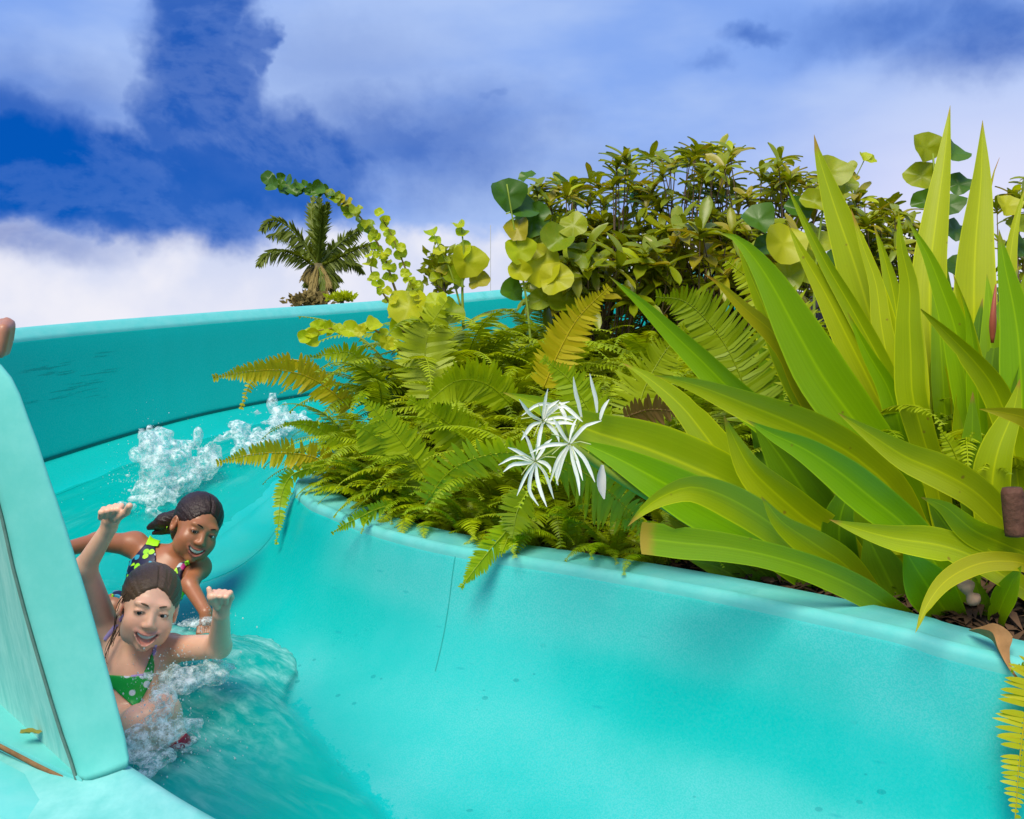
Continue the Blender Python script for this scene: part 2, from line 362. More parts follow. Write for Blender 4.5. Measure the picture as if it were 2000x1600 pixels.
def shell_part(t0, t1, j0=0, j1=None, lift=0.0, nstep=24, mat=M_shell, name='flume_section', thick=.012, sub=3):
    V = []; UV = []; T = np.linspace(t0, t1, int((t1-t0)*nstep)+2); rows = 0
    for tt in T:
        ps, vs = section(tt); ps = ps[j0:j1]; vs = vs[j0:j1]
        rp = []; rv = []
        for q in range((len(ps)-1)*sub+1):
            x = q/sub
            rp.append(cr(ps, x)); rv.append(np.interp(x, range(len(vs)), vs))
        rows = len(rp)
        for p, v in zip(rp, rv): V.append((p[0], p[1], p[2]+lift)); UV.append((tt, v))
    Fc = [(a*rows+b_, a*rows+b_+1, (a+1)*rows+b_+1, (a+1)*rows+b_) for a in range(len(T)-1) for b_ in range(rows-1)]
    return V, Fc, UV
slide = empty('water_slide', (-.8, 3, 0), 'turquoise open water slide flume curving down past the planted bed', 'water slide')
joints = [0, 2.03, 5.2, 15]
def gap(a, b): return a, b
for a, b in zip(joints, joints[1:]):
    V, Fc, UV = shell_part(*gap(a, b)); me = mesh('flume_section', V, Fc, M_shell, UV)
    o = link('flume_section', me, slide); md = o.modifiers.new('s', 'SOLIDIFY'); md.thickness = .012; md.offset = 1
for j in joints[1:-1]+[9.0]:   # thin sealed joint, proud of the wall, on the upper part of the inner wall
    V = []; 
    for tt, up in ((j-.004, -.002), (j+.004, -.002)):
        ps, vs = section(tt)
        iw = cr(O_, tt)-cr(I_, tt); iw[2] = 0; iw /= np.linalg.norm(iw)
        for q in range(int((len(ps)-5)*3), (len(ps)-1)*3+1):
            p = cr(ps, q/3)+iw*.0011; V.append((p[0], p[1], p[2]+.0008))
    n = len(V)//2; link('joint_strip', mesh('joint_strip', V, [(i, i+1, n+i+1, n+i) for i in range(n-1)], M_seam), slide)
V = []; T = np.linspace(0, 7.6, 180)     # lap seam that runs along the outer wall just above the water
for tt in T:
    ps, vs = section(tt)
    o_, i_ = cr(O_, tt), cr(I_, tt); h = (i_-o_); h[2] = 0; h /= np.linalg.norm(h)
    V += [ps[6]+h*.016+np.array((0,0,.006)), ps[6]+h*.016-np.array((0,0,.006))]
link('lap_seam', mesh('lap_seam', V, [(2*i,2*i+1,2*i+3,2*i+2) for i in range(len(T)-1)], plain('lap_seam_sealant', (.0,.13,.12), .7, .2, .3, 8)), slide)
# rolled rims (swept profile), s = outwards distance, z = height
def sweep(curve, other, prof, t0, t1, mat, name, parent, nstep=22):
    V = []; Fc = []; T = np.linspace(t0, t1, int((t1-t0)*nstep)+2); n = len(prof)
    for tt in T:
        p = cr(curve, tt); tg = cr(curve, min(tt+.02, NS-1))-cr(curve, max(tt-.02, 0)); tg[2] = 0; tg /= np.linalg.norm(tg)
        q = cr(other, tt); outw = np.array((tg[1], -tg[0], 0))
        if np.dot(outw, p-q) < 0: outw = -outw
        for s, z in prof: V.append(p+outw*s+np.array((0,0,z)))
    for a in range(len(T)-1):
        for k in range(n-1): Fc.append((a*n+k, a*n+k+1, (a+1)*n+k+1, (a+1)*n+k))
    me = mesh(name, V, Fc, mat); o = link(name, me, parent)
    return o
inner_prof = [(-.002,-.02),(-.004,.0),(.0,.012),(.012,.020),(.022,.016),(.035,.016),(.075,.022),(.112,.026),(.123,.019),(.125,-.05),(.118,-.06)]
outer_prof = [(-.002,-.015),(-.003,.0),(.004,.012),(.030,.045),(.045,.055),(.06,.056),(.13,.05),(.14,.04),(.142,-.04),(.13,-.05)]
for a, b in zip(joints, joints[1:]):
    sweep(I_, O_, inner_prof, *gap(a, b), M_rim, 'inner_rim', slide)
for a, b in ((0,2.03),(2.03,5.2),(5.2,7.8)): sweep(O_, I_, outer_prof, *gap(a, b), M_rim, 'outer_rim', slide)
near_prof = [(-.002,-.02),(-.003,-.004),(.004,.004),(.02,.006),(.05,-.010),(.17,-.036),(.19,-.048),(.20,-.07),(.24,-.20),(.26,-.3)]
o = sweep(O_, I_, near_prof, 7.8, 15, M_white, 'outer_rim', slide); o['label'] = 'wide bleached rim at the bottom left corner'
# steel support posts under the flume
M_post = plain('galvanised_post', (.35,.36,.36), .5, .5, .2)
for tt in (1,2.6,4.2,5.8,7.2,11,13.5):
    o_, i_, zf = cr(O_, tt), cr(I_, tt), cr(ZF, tt)[0]; c = (o_+i_)/2
    V, Fc = tube([(c[0],c[1],-.05),(c[0],c[1],zf-.02)], .06, 10); link('support_post', mesh('support_post', V, Fc, M_post), slide)
# ------------------------------------------------------------------ water film in the flume (stands 1-3 cm above the shell)
V = []; UV = []; T = np.linspace(0, 14.9, 420); rows = 0; rnd = random.Random(3)
for tt in T:
    ps, vs = section(tt); n = 60; rows = n+1
    fine = [cr(ps, (len(ps)-1)*q/240) for q in range(241)]; fv = [np.interp((len(ps)-1)*q/240, range(len(vs)), vs) for q in range(241)]
    v0 = float(np.interp(tt, [0,5,8,15], [.33,.33,.36,.36])); v1 = float(np.interp(tt, [0,4,5.5,7,7.5,8,8.6,9,9.5,10.5,15], [.74,.74,.76,.77,.755,.665,.615,.598,.56,.5,.5]))
    v0 += .010*mnoise.noise((tt*6, 1, 1)); v1 += .008*mnoise.noise((tt*5, 7, 2))+.007*mnoise.noise((tt*22, 3, 2))
    for q in range(rows):
        v = v0+(v1-v0)*q/n
        p = np.array([np.interp(v, fv, [f[k] for f in fine]) for k in range(3)])
        e = min(q, n-q)/n; lift = .004+.022*min(1, e*5)
        lift += min(1, e*8)*(.010*mnoise.noise((p[0]*4, p[1]*4, 0))+.003*mnoise.noise((p[0]*11, p[1]*11, 4)))
        # wave thrown up against the inner wall behind the riders, rolling round the bend
        lift += .07*math.exp(-((tt-6.6)/1.1)**2)*math.exp(-((v-.68)/.05)**2) + .045*math.exp(-((tt-7.6)/.9)**2)*math.exp(-((v-.60)/.04)**2)
        if q in (0, n): lift = -.003
        V.append((p[0], p[1], p[2]+max(lift, -.003))); UV.append((tt, v))
Fc = [(a*rows+b, a*rows+b+1, (a+1)*rows+b+1, (a+1)*rows+b) for a in range(len(T)-1) for b in range(rows-1)]
tag(link('water', mesh('water', V, Fc, M_water, UV)), kind='structure')
# ------------------------------------------------------------------ splash guard panel at the left
gd = empty('splash_guard', P(200,1500,1.5), 'tall pale turquoise splash guard panel standing on the near rim at left', 'splash guard')
Pk = [(256,1497),(258,1480),(250,1440),(240,1400),(222,1330),(200,1250),(176,1165),(150,1080),(126,1005),(100,930),(80,868),(60,815),(44,770),(28,738),(8,714),(-20,694),(-60,676),(-120,660),(-240,650)]
Qk = [(160,1530),(156,1518),(147,1488),(130,1440),(108,1370),(84,1290),(58,1200),(34,1110),(14,1020),(-4,950),(-22,890),(-40,840),(-58,800),(-80,770),(-110,750),(-150,735),(-200,722),(-280,715),(-400,710)]
def dep(i): return 1.50+.09*i/18
Pw = [np.array(P(x,y,dep(i))) for i,(x,y) in enumerate(Pk)]; Qw = [np.array(P(x,y,dep(i)-.004)) for i,(x,y) in enumerate(Qk)]
D = np.array((-1, 1.0, .10)); D /= np.linalg.norm(D)
n = len(Pw)
# edge face with softly rounded borders
V = []; Fc = []
for i in range(n):
    p, q = Pw[i], Qw[i]; h = (q-p)
    prof = [(p+D*.05), (p+D*.012), (p+h*.04+D*.003), (p+h*.12), (p+h*.5-D*.002), (p+h*.92), (p+h*.985+D*.004), (q+D*.012)]
    V += prof
K = 8
Fc = [(i*K+k, i*K+k+1, (i+1)*K+k+1, (i+1)*K+k) for i in range(n-1) for k in range(K-1)]
Fc.append(tuple(range(K))[::-1])
link('edge_flange', mesh('edge_flange', V, Fc, M_guard), gd)
# side faces
V = []; Fc = []
for i in range(n): V += [Qw[i]+D*.014, Qw[i]+D*1.3]
link('side_panel', mesh('side_panel', V, [(2*i, 2*i+1, 2*i+3, 2*i+2) for i in range(n-1)], M_panel), gd)
V = []
for i in range(n): V += [Pw[i]+D*.05, Pw[i]+D*1.3]
V2 = V; Fc = [(2*i, 2*i+1, 2*i+3, 2*i+2) for i in range(n-1)]
link('inner_panel', mesh('inner_panel', V2, Fc, M_guard), gd)
# thin brown sealant line between edge flange and side panel, and along the foot
V, Fc = tube([q+D*.012+np.array((-.002,-.002,0)) for q in Qw], .0026, 6); link('sealant_bead', mesh('sealant_bead', V, Fc, plain('grey_sealant', (.10,.20,.17), .7, .2, .4, 60)), gd)
# foot flange outside the panel
A = Qw[0]+np.array((0,0,.002)); E1 = A+D*1.2; G0 = np.array(P(160,1533,1.495)); G1 = np.array(P(0,1452,1.60)); G2 = G1+(G1-G0)*2.6
V = [A, A+D*.4, E1, G2, G1, G0]; V = [np.array(v) for v in V]; top = [v+np.array((0,0,.004)) for v in V]; bot = [v-np.array((0,0,.012)) for v in V]
k = len(V); VV = top+bot; Fc = [tuple(range(k))]+[tuple(range(k,2*k))[::-1]]+[(i,(i+1)%k,k+(i+1)%k,k+i)[::-1] for i in range(k)]
link('foot_flange', mesh('foot_flange', VV, Fc, M_rim, None, False), gd)
V, Fc = tube([G0+np.array((-.0,0,-.004)), (G0+G1)/2+np.array((0,0,-.005)), G1+np.array((0,0,-.004)), G2+np.array((0,0,-.004))], .0045, 6); link('sealant_bead', mesh('sealant_bead', V, Fc, M_seal), gd)
# outer cladding skirt below the foot flange
G = [G0+np.array((-.004,-.02,-.014)), G1+np.array((0,-.02,-.014)), G2+np.array((0,-.02,-.014))]
Gd = [np.array(P(60,1640,1.38)), np.array(P(-120,1560,1.42)), G2+np.array((-.1,-.35,-.12))]
Ge = [x+np.array((-.05,-.05,-.5)) for x in Gd]
V = G+Gd+Ge; link('skirt', mesh('skirt', V, [(0,3,4,1),(1,4,5,2),(3,6,7,4),(4,7,8,5)], M_rim), gd)
def ragged_leaf(name, c, size, mat, rot, seed, curl=.4, asp=.55, parent=None):
    r = random.Random(seed); n = 18; V = [(0,0,.004)]; 
    for ring in (.5, 1):
        for k in range(n):
            a = 2*math.pi*k/n; rr = ring*size*(1+.18*(r.random()-.5)); x = math.cos(a)*rr; y = math.sin(a)*rr*asp*(1-.3*math.cos(a))
            V.append((x, y, curl*(y*y*6+.5*x*x*3)+.004*r.random()))
    Fc = [(0, 1+k, 1+(k+1)%n) for k in range(n)]+[(1+k, 1+n+k, 1+n+(k+1)%n, 1+(k+1)%n) for k in range(n)]
    me = mesh(name, V, Fc, mat, [(v[0]/size*.5+.5, v[1]/size*.5+.5) for v in V]); o = link(name, me, parent, world=False); o.location = c; o.rotation_euler = rot; return o
tag(ragged_leaf('fallen_leaf', P(65,1437,1.60)+Vector((0,0,.004)), .020, leafmat('wet_fallen_leaf', (.25,.22,.03),(.40,.28,.06), None, .1), (0,.1,.3), 5, 3), 'small wet olive leaf lying on the foot flange at the lower left', 'leaf')
# ------------------------------------------------------------------ planted bed
inner = np.array([cr(I_, t) for t in np.linspace(0, 15, 200)])
def bedz(x, y):
    d2 = (inner[:,0]-x)**2+(inner[:,1]-y)**2; wgt = 1/(d2+.02)**2; z = (inner[:,2]*wgt).sum()/wgt.sum(); dr = math.sqrt(d2.min())
    return z-.03+.24*(1-math.exp(-max(0, dr-.15)/.5))+.02*mnoise.noise((x*4, y*4, 0))
bound = []
for t in np.linspace(0.0, 15, 90):
    p = cr(I_, t); tg = cr(I_, min(t+.02,15))-cr(I_, max(t-.02,0)); tg /= np.linalg.norm(tg); outw = np.array((tg[1], -tg[0])); q = cr(O_, t)
    if np.dot(outw, (p-q)[:2]) < 0: outw = -outw
    bound.append((p[0]+outw[0]*.115, p[1]+outw[1]*.115))
cx, cy = 2.6, 4.0
V = []; nr = 16
for bx, by in bound+[(4.0,2.2),(4.6,4.0),(4.2,6.0)]:
    for k in range(nr):
        f = k/(nr-1); x = bx+(cx-bx)*f; y = by+(cy-by)*f
        V.append((x, y, bedz(x, y)))
nb = len(V)//nr; sk = len(V)
for a in range(nb): V.append((V[a*nr][0], V[a*nr][1], 0))
Fc = [(a*nr+k, a*nr+k+1, ((a+1)%nb)*nr+k+1, ((a+1)%nb)*nr+k) for a in range(nb) for k in range(nr-1)]
Fc += [(a*nr, ((a+1)%nb)*nr, sk+(a+1)%nb, sk+a) for a in range(nb)]
tag(link('soil', mesh('soil', V, Fc, M_soil)), kind='structure')
# leaf litter, uncountable
V = []; Fc = []; UV = []; r = random.Random(11)
for _ in range(5000):
    t = r.random()*10+5; p = cr(I_, t); dd = .13+abs(r.gauss(0, .3)); tg = cr(I_, min(t+.02,15))-cr(I_, t-.02); tg /= np.linalg.norm(tg)
    ow = np.array((-tg[1], tg[0])); q = cr(O_, t)
    if np.dot(ow, (p-q)[:2]) < 0: ow = -ow
    x, y = p[0]+ow[0]*dd, p[1]+ow[1]*dd; z = bedz(x, y)+.004+.02*r.random(); a = r.random()*6.28; s = .012+.03*r.random(); h = r.uniform(-.5,.9)
    k = len(V); ca, sa = math.cos(a), math.sin(a)
    for lx, ly in ((-1,0),(0,-.3),(1,0),(0,.3)): V.append((x+s*(lx*ca-ly*sa), y+s*(lx*sa+ly*ca), z+s*lx*h+.3*s*(ly != 0))); UV.append((.5,.5))
    Fc += [(k,k+1,k+3),(k+1,k+2,k+3)]
tag(link('leaf_litter', mesh('leaf_litter', V, Fc, plain('litter', (.10,.055,.03), .9, .2, .6, 8), UV)), 'brown leaf litter covering the soil along the inner rim', 'leaf litter', kind='stuff')
# ------------------------------------------------------------------ strap leaves of the spider lilies
VIEW = np.array((0, 1., 0))
def strap(name, pts, wpx, db, dt, mat, parent, twist=0.0, gut=.16, prof=None, blunt=False, nseg=30, ws=None, seed=0, bend=0.0):
    """pts: centre line from base to tip in photograph coordinates, laid out between depths db (base) and dt (tip)"""
    r = random.Random(seed*13+len(pts)+int(pts[0][0])); nick = [(r.choice((-1,1)), r.uniform(.3,.92), r.uniform(.15,.5)) for _ in range(r.choice((0,0,1,2)))]; n2 = resample([(x, y, 0) for x, y in pts], nseg)
    C3 = []
    for i in range(nseg):
        s = i/(nseg-1); d = db+(dt-db)*s+bend*math.sin(math.pi*s); C3.append((p3(n2[i][0], n2[i][1], d), d))
    cols = 7; V = []; UV = []; ph = r.random()*6; und = r.uniform(.04,.10)
    for i in range(nseg):
        c, d = C3[i]; s = i/(nseg-1); tg = C3[min(i+1,nseg-1)][0]-C3[max(i-1,0)][0]; tg /= np.linalg.norm(tg)
        view = c-np.array((0,0,CAMZ)); view /= np.linalg.norm(view)
        sd = np.cross(tg, view); sd /= np.linalg.norm(sd)+1e-9; nm = np.cross(sd, tg)
        tw = twist+.35*math.sin(s*3+ph)*.6; sd2 = sd*math.cos(tw)+nm*math.sin(tw); nm2 = np.cross(sd2, tg)
        if np.dot(nm2, view) > 0: nm2 = -nm2
        if ws: wd = np.interp(s, np.linspace(0,1,len(ws)), ws)
        else:
            wd = wpx*min(1, .42+.85*s**.8 if s < .6 else 1)
            wd *= (1-((s-.50)/.50)**1.7) if s > .50 and not blunt else 1
            wd = max(wd, .6)
        hw = .5*wd/F*d
        for k in range(cols):
            u = k/(cols-1)*2-1
            off = gut*hw*(abs(u)**1.6*1.6)+und*hw*math.sin(9*s+ph+u*2.2)*abs(u)
            jag = 0
            for sgn_, sp_, dp_ in nick:      # small tears in the margin
                if abs(u) == 1 and u*sgn_ > 0: off2 = dp_*math.exp(-((s-sp_)/.018)**2)*hw*sgn_; off += 0; V_shift = off2; break
            else: V_shift = 0
            if blunt and i == nseg-1: jag = r.uniform(-.5,.5)*hw
            V.append(c+sd2*(hw*u-V_shift)+nm2*off+tg*jag); UV.append((k/(cols-1), s))
    Fc = [(i*cols+k, i*cols+k+1, (i+1)*cols+k+1, (i+1)*cols+k) for i in range(nseg-1) for k in range(cols-1)]
    return link(name, mesh(name, V, Fc, mat, UV), parent)
lilyA = empty('spider_lily', (1.12, 2.35, bedz(1.12,2.35)), 'large spider lily with long strap leaves and white flowers leaning left over the ferns', 'lily plant')
lilyB = empty('spider_lily', (1.35, 2.75, bedz(1.35,2.75)), 'tall spider lily with upright pointed leaves against the sky at right', 'lily plant')
lilyC = empty('spider_lily', (1.25, 2.15, bedz(1.25,2.15)), 'spider lily at the right frame edge with yellow leaves arching down to the rim', 'lily plant')
A_, B_, C_ = lilyA, lilyB, lilyC; L, Lb, Ly, Ld = M_lily, M_lily_b, M_lily_y, M_lily_d
T_ = lambda s: list(reversed(s))
leaves = [  # (parent, tip -> base points, width px, base depth, tip depth, material, twist)
 (B_, [(1856,206),(1843,320),(1828,430),(1816,540),(1818,680),(1835,850),(1862,1060),(1880,1120)], 62, 2.72, 2.9, L, .1),
 (B_, [(1919,235),(1916,350),(1905,480),(1902,600),(1908,760),(1920,950),(1925,1110)], 74, 2.70, 2.85, L, -.1),
 (B_, [(1590,263),(1600,310),(1632,410),(1670,520),(1706,640),(1745,770),(1800,950),(1860,1120)], 78, 2.68, 2.75, L, .1),
 (B_, [(1533,355),(1561,412),(1610,510),(1662,600),(1719,705),(1765,800),(1830,950),(1880,1120)], 34, 2.60, 2.6, L, .2),
 (B_, [(1538,438),(1569,499),(1610,570),(1655,660),(1705,760),(1760,880),(1840,1100)], 56, 2.62, 2.62, L, -.1),
 (A_, [(1405,455),(1440,468),(1477,510),(1512,565),(1552,640),(1606,735),(1660,810),(1725,900),(1790,1010),(1840,1150)], 92, 2.50, 2.35, Lb, .0),
 (A_, [(1374,535),(1402,552),(1456,604),(1505,645),(1545,690),(1580,760),(1640,860),(1730,1000),(1810,1150)], 52, 2.52, 2.42, Ly, .1),
 (A_, [(1437,466),(1462,530),(1492,600),(1530,690),(1570,770),(1640,880),(1800,1150)], 50, 2.56, 2.48, L, .3),
 (A_, [(1190,540),(1250,590),(1310,648),(1370,705),(1430,765),(1490,815),(1570,880),(1690,990),(1800,1140)], 56, 2.54, 2.5, Lb, .1),
 (A_, [(1277,733),(1320,742),(1375,758),(1462,792),(1550,828),(1615,860),(1685,905),(1760,985),(1840,1160)], 74, 2.40, 2.1, L, .15),
 (A_, [(1458,820),(1506,847),(1572,878),(1637,921),(1703,974),(1769,1028),(1820,1090),(1860,1165),(1888,1225)], 70, 2.15, 2.02, Lb, -.1),
 (C_, [(1637,807),(1703,851),(1769,893),(1834,921),(1900,958),(1955,1010),(2010,1080),(2050,1150)], 62, 2.25, 2.0, L, .1),
 (C_, [(1799,971),(1847,991),(1900,1035),(1965,1065),(2020,1090),(2080,1150)], 54, 2.15, 1.95, L, .2),
 (C_, [(1620,1015),(1681,1035),(1747,1052),(1834,1065),(1900,1087),(1955,1122),(2010,1160),(2050,1210)], 58, 2.12, 1.92, L, -.2),
 (C_, [(1788,1236),(1812,1180),(1847,1135),(1900,1105),(1952,1096),(2010,1105),(2060,1150),(2080,1190)], 36, 2.1, 1.84, Ly, .1),
 (C_, [(1913,799),(1965,807),(2010,820),(2060,860),(2120,1000)], 40, 2.2, 2.0, Ly, .2),
 (A_, [(1226,1028),(1252,1000),(1290,972),(1344,952),(1397,962),(1462,994),(1530,1040),(1620,1100),(1720,1180)], 68, 2.22, 2.1, L, .25),
 (A_, [(983,767),(1060,793),(1150,840),(1250,872),(1350,912),(1440,955),(1560,1030),(1700,1150)], 100, 2.36, 2.26, L, .1),
 (A_, [(1120,858),(1200,893),(1280,935),(1370,985),(1500,1060),(1680,1170)], 86, 2.34, 2.24, Lb, .0),
 (A_, [(1217,710),(1265,738),(1331,794),(1384,860),(1430,920),(1520,1010),(1680,1150)], 68, 2.42, 2.36, L, -.3),
 (A_, [(1414,812),(1436,862),(1466,915),(1510,960),(1572,1013),(1640,1065),(1740,1160)], 74, 2.3, 2.2, L, .15),
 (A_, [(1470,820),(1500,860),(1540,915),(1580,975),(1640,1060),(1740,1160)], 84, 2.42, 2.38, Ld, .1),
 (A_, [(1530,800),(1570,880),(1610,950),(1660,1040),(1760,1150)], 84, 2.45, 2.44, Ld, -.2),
 (A_, [(1487,970),(1528,1020),(1594,1065),(1660,1113),(1740,1175)], 60, 2.24, 2.14, L, .3),
 (A_, [(1680,925),(1655,970),(1640,1020),(1645,1085),(1690,1180)], 60, 2.26, 2.2, Ld, .1),
 (B_, [(1755,414),(1760,480),(1776,555),(1776,630),(1779,700),(1782,770),(1802,850),(1830,950),(1870,1120)], 54, 2.45, 2.35, L, .1),
 (B_, [(1773,430),(1812,499),(1842,574),(1865,641),(1885,740),(1900,860),(1915,1100)], 50, 2.6, 2.55, Lb, .0),
 (B_, [(1794,600),(1850,652),(1906,710),(1945,765),(1975,850),(1990,960),(2000,1110)], 50, 2.45, 2.4, L, .3),
 (B_, [(1707,440),(1726,499),(1742,560),(1752,620),(1765,750),(1800,950),(1850,1110)], 46, 2.75, 2.8, L, .2),
 (B_, [(1662,408),(1685,480),(1711,555),(1722,640),(1750,780),(1800,960),(1850,1110)], 40, 2.62, 2.66, L, -.2),
 (C_, [(1951,448),(1962,517),(1978,592),(1989,667),(1996,780),(2000,950),(2010,1130)], 66, 2.5, 2.5, Lb, .1),
 (C_, [(2004,360),(1985,430),(1974,500),(1970,600),(1975,800),(1990,1120)], 34, 2.7, 2.75, L, .1),
 (B_, [(1952,308),(1938,349),(1928,420),(1925,600),(1930,900),(1935,1110)], 18, 2.8, 2.85, Ly, .1),
 (B_, [(1862,535),(1884,611),(1899,686),(1915,780),(1925,950),(1930,1110)], 44, 2.58, 2.55, L, .3),
 (C_, [(1992,740),(1979,803),(1950,877),(1938,945),(1940,1040),(1960,1150)], 64, 2.35, 2.3, L, .1),
 (C_, [(1900,765),(1899,850),(1901,920),(1910,1020),(1930,1150)], 50, 2.4, 2.35, Ld, .1),
 (A_, [(1655,610),(1695,690),(1735,760),(1762,850),(1800,1000),(1840,1150)], 44, 2.5, 2.52, Lb, .2),
 (A_, [(1345,1094),(1400,1108),(1460,1140),(1512,1178),(1560,1215)], 50, 2.2, 2.18, Ld, .1),
 (A_, [(1415,1085),(1470,1105),(1525,1148),(1580,1205)], 44, 2.16, 2.12, Ld, .2),
 (A_, [(1535,1095),(1548,1130),(1570,1180),(1590,1230)], 44, 2.15, 2.12, Ld, .0),
 (A_, [(1690,1040),(1715,1090),(1745,1150),(1790,1225)], 80, 2.2, 2.16, Ld, .1),
 (A_, [(1765,1070),(1795,1120),(1830,1170),(1880,1250)], 82, 2.08, 2.02, Lb, .1),
 (C_, [(1900,1125),(1915,1170),(1928,1210),(1940,1260)], 36, 2.12, 2.05, Ld, .1),
 (A_, [(1560,1080),(1620,1120),(1680,1165),(1740,1225)], 60, 2.2, 2.14, Ld, .1),
 (A_, [(1720,960),(1760,1010),(1800,1075),(1850,1160)], 58, 2.3, 2.24, Ld, .2),
 (C_, [(1995,1105),(1975,1140),(1950,1200),(1945,1250)], 40, 2.05, 2.0, Lb, .2),
 (B_, [(1830,420),(1838,520),(1850,640),(1860,800),(1880,1110)], 46, 2.85, 2.9, Ld, .1),
 (B_, [(1700,560),(1715,650),(1745,780),(1800,950),(1850,1110)], 60, 2.8, 2.85, Ld, .2),
 (C_, [(1990,520),(1950,640),(1935,760),(1950,950),(1960,1120)], 54, 2.65, 2.7, Ld, .2),
]
for i, (par, pts, wd, db, dt, mt, tw) in enumerate(leaves):
    bx_ = pts[-1][0]
    if mt is Ld and pts[0][1] > 1030: dt = max(dt, float(np.interp(bx_, [1400,1600,1965], [2.50,2.38,2.12]))-.02)
    if bx_ < 1990:
        db = max(db, float(np.interp(bx_, [1400,1600,1965], [2.50,2.38,2.12]))); pts = pts[:-1]+[(bx_, YH+.605*F/db)] if pts[-2][1] < YH+.56*F/db else pts[:-2]+[(bx_, YH+.605*F/db)]
    strap('leaf', T_(pts), wd*1.2, db, dt, mt, par, tw, seed=i)
# the long cut leaf in front, brown and torn at its blunt end
o = strap('leaf', T_([(1250,1052),(1290,1056),(1331,1061),(1419,1070),(1506,1087),(1594,1114),(1681,1153),(1747,1195),(1790,1226),(1812,1250)]), 60, 2.17, 2.0, leafmat('lily_leaf_cut', (.22,.38,.006),(.32,.46,.006),(.45,.30,.03),.35,.36,.4), A_, .05,
          ws=[36,46,56,56,52,52,58,64,62], seed=77)
o['label'] = 'long blunt leaf with a torn brown end'
rr = random.Random(5)
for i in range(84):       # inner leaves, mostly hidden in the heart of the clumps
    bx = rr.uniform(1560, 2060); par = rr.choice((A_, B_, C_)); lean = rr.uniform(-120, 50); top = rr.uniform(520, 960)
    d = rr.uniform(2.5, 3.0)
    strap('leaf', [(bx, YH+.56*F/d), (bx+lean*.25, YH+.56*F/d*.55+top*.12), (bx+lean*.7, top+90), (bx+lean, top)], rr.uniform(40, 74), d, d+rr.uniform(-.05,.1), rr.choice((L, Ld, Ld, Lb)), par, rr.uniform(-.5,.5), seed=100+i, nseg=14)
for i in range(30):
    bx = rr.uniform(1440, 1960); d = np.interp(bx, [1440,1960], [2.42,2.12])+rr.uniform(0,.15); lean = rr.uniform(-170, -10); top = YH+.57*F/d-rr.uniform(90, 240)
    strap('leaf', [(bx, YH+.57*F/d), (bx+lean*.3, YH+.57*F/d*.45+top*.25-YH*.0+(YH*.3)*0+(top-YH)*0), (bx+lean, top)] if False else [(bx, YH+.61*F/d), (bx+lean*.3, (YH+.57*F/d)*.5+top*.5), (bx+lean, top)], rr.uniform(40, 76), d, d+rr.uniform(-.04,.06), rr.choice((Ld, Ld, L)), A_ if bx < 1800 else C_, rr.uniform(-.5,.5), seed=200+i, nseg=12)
# stump, dry sheath, bud sheath
def lump(name, pts, rad, mat, parent, flat=1.0, lab=None):
    V, Fc = tube(resample(pts, 12), rad, 9); o = link(name, mesh(name, V, Fc, mat), parent)
    if lab: o['label'] = lab
    return o
lump('cut_stalk', [P(1985,1046,2.02),P(1980,1000,2.02),P(1976,953,2.02)], [.022]*11+[.019], plain('cut_stalk_bark', (.12,.05,.03), .7, .3, .6, 40, .7), C_, lab='thick brown cut leaf stalk')
lump('dead_sheath', [P(1884,1132,2.08),P(1892,1158,2.08),P(1910,1180,2.08)], [.004,.014,.018,.017,.014,.010,.008,.012,.016,.016,.012,.004], M_deadp, C_, lab='papery pinkish dead sheath')
lump('flower_sheath', [P(1938,670,2.6),P(1940,610,2.6),P(1945,555,2.62)], [.004,.006,.008,.009,.009,.008,.007,.006,.005,.004,.003,.001], plain('red_sheath', (.42,.10,.05), .5, .3, .5, 12), B_, lab='narrow red brown flower sheath')
dl = empty('dead_leaf', P(1905,1240,1.98), 'curled brown dead leaf hanging over the rim at lower right', 'leaf')
strap('leaf_blade', [(1893,1232),(1918,1240),(1940,1252),(1952,1275),(1966,1300),(1982,1322),(2004,1338)], 34, 1.98, 1.84, M_dead, dl, .9, .9, ws=[3,16,34,40,24,13,7,4,3], seed=9, bend=-.02)
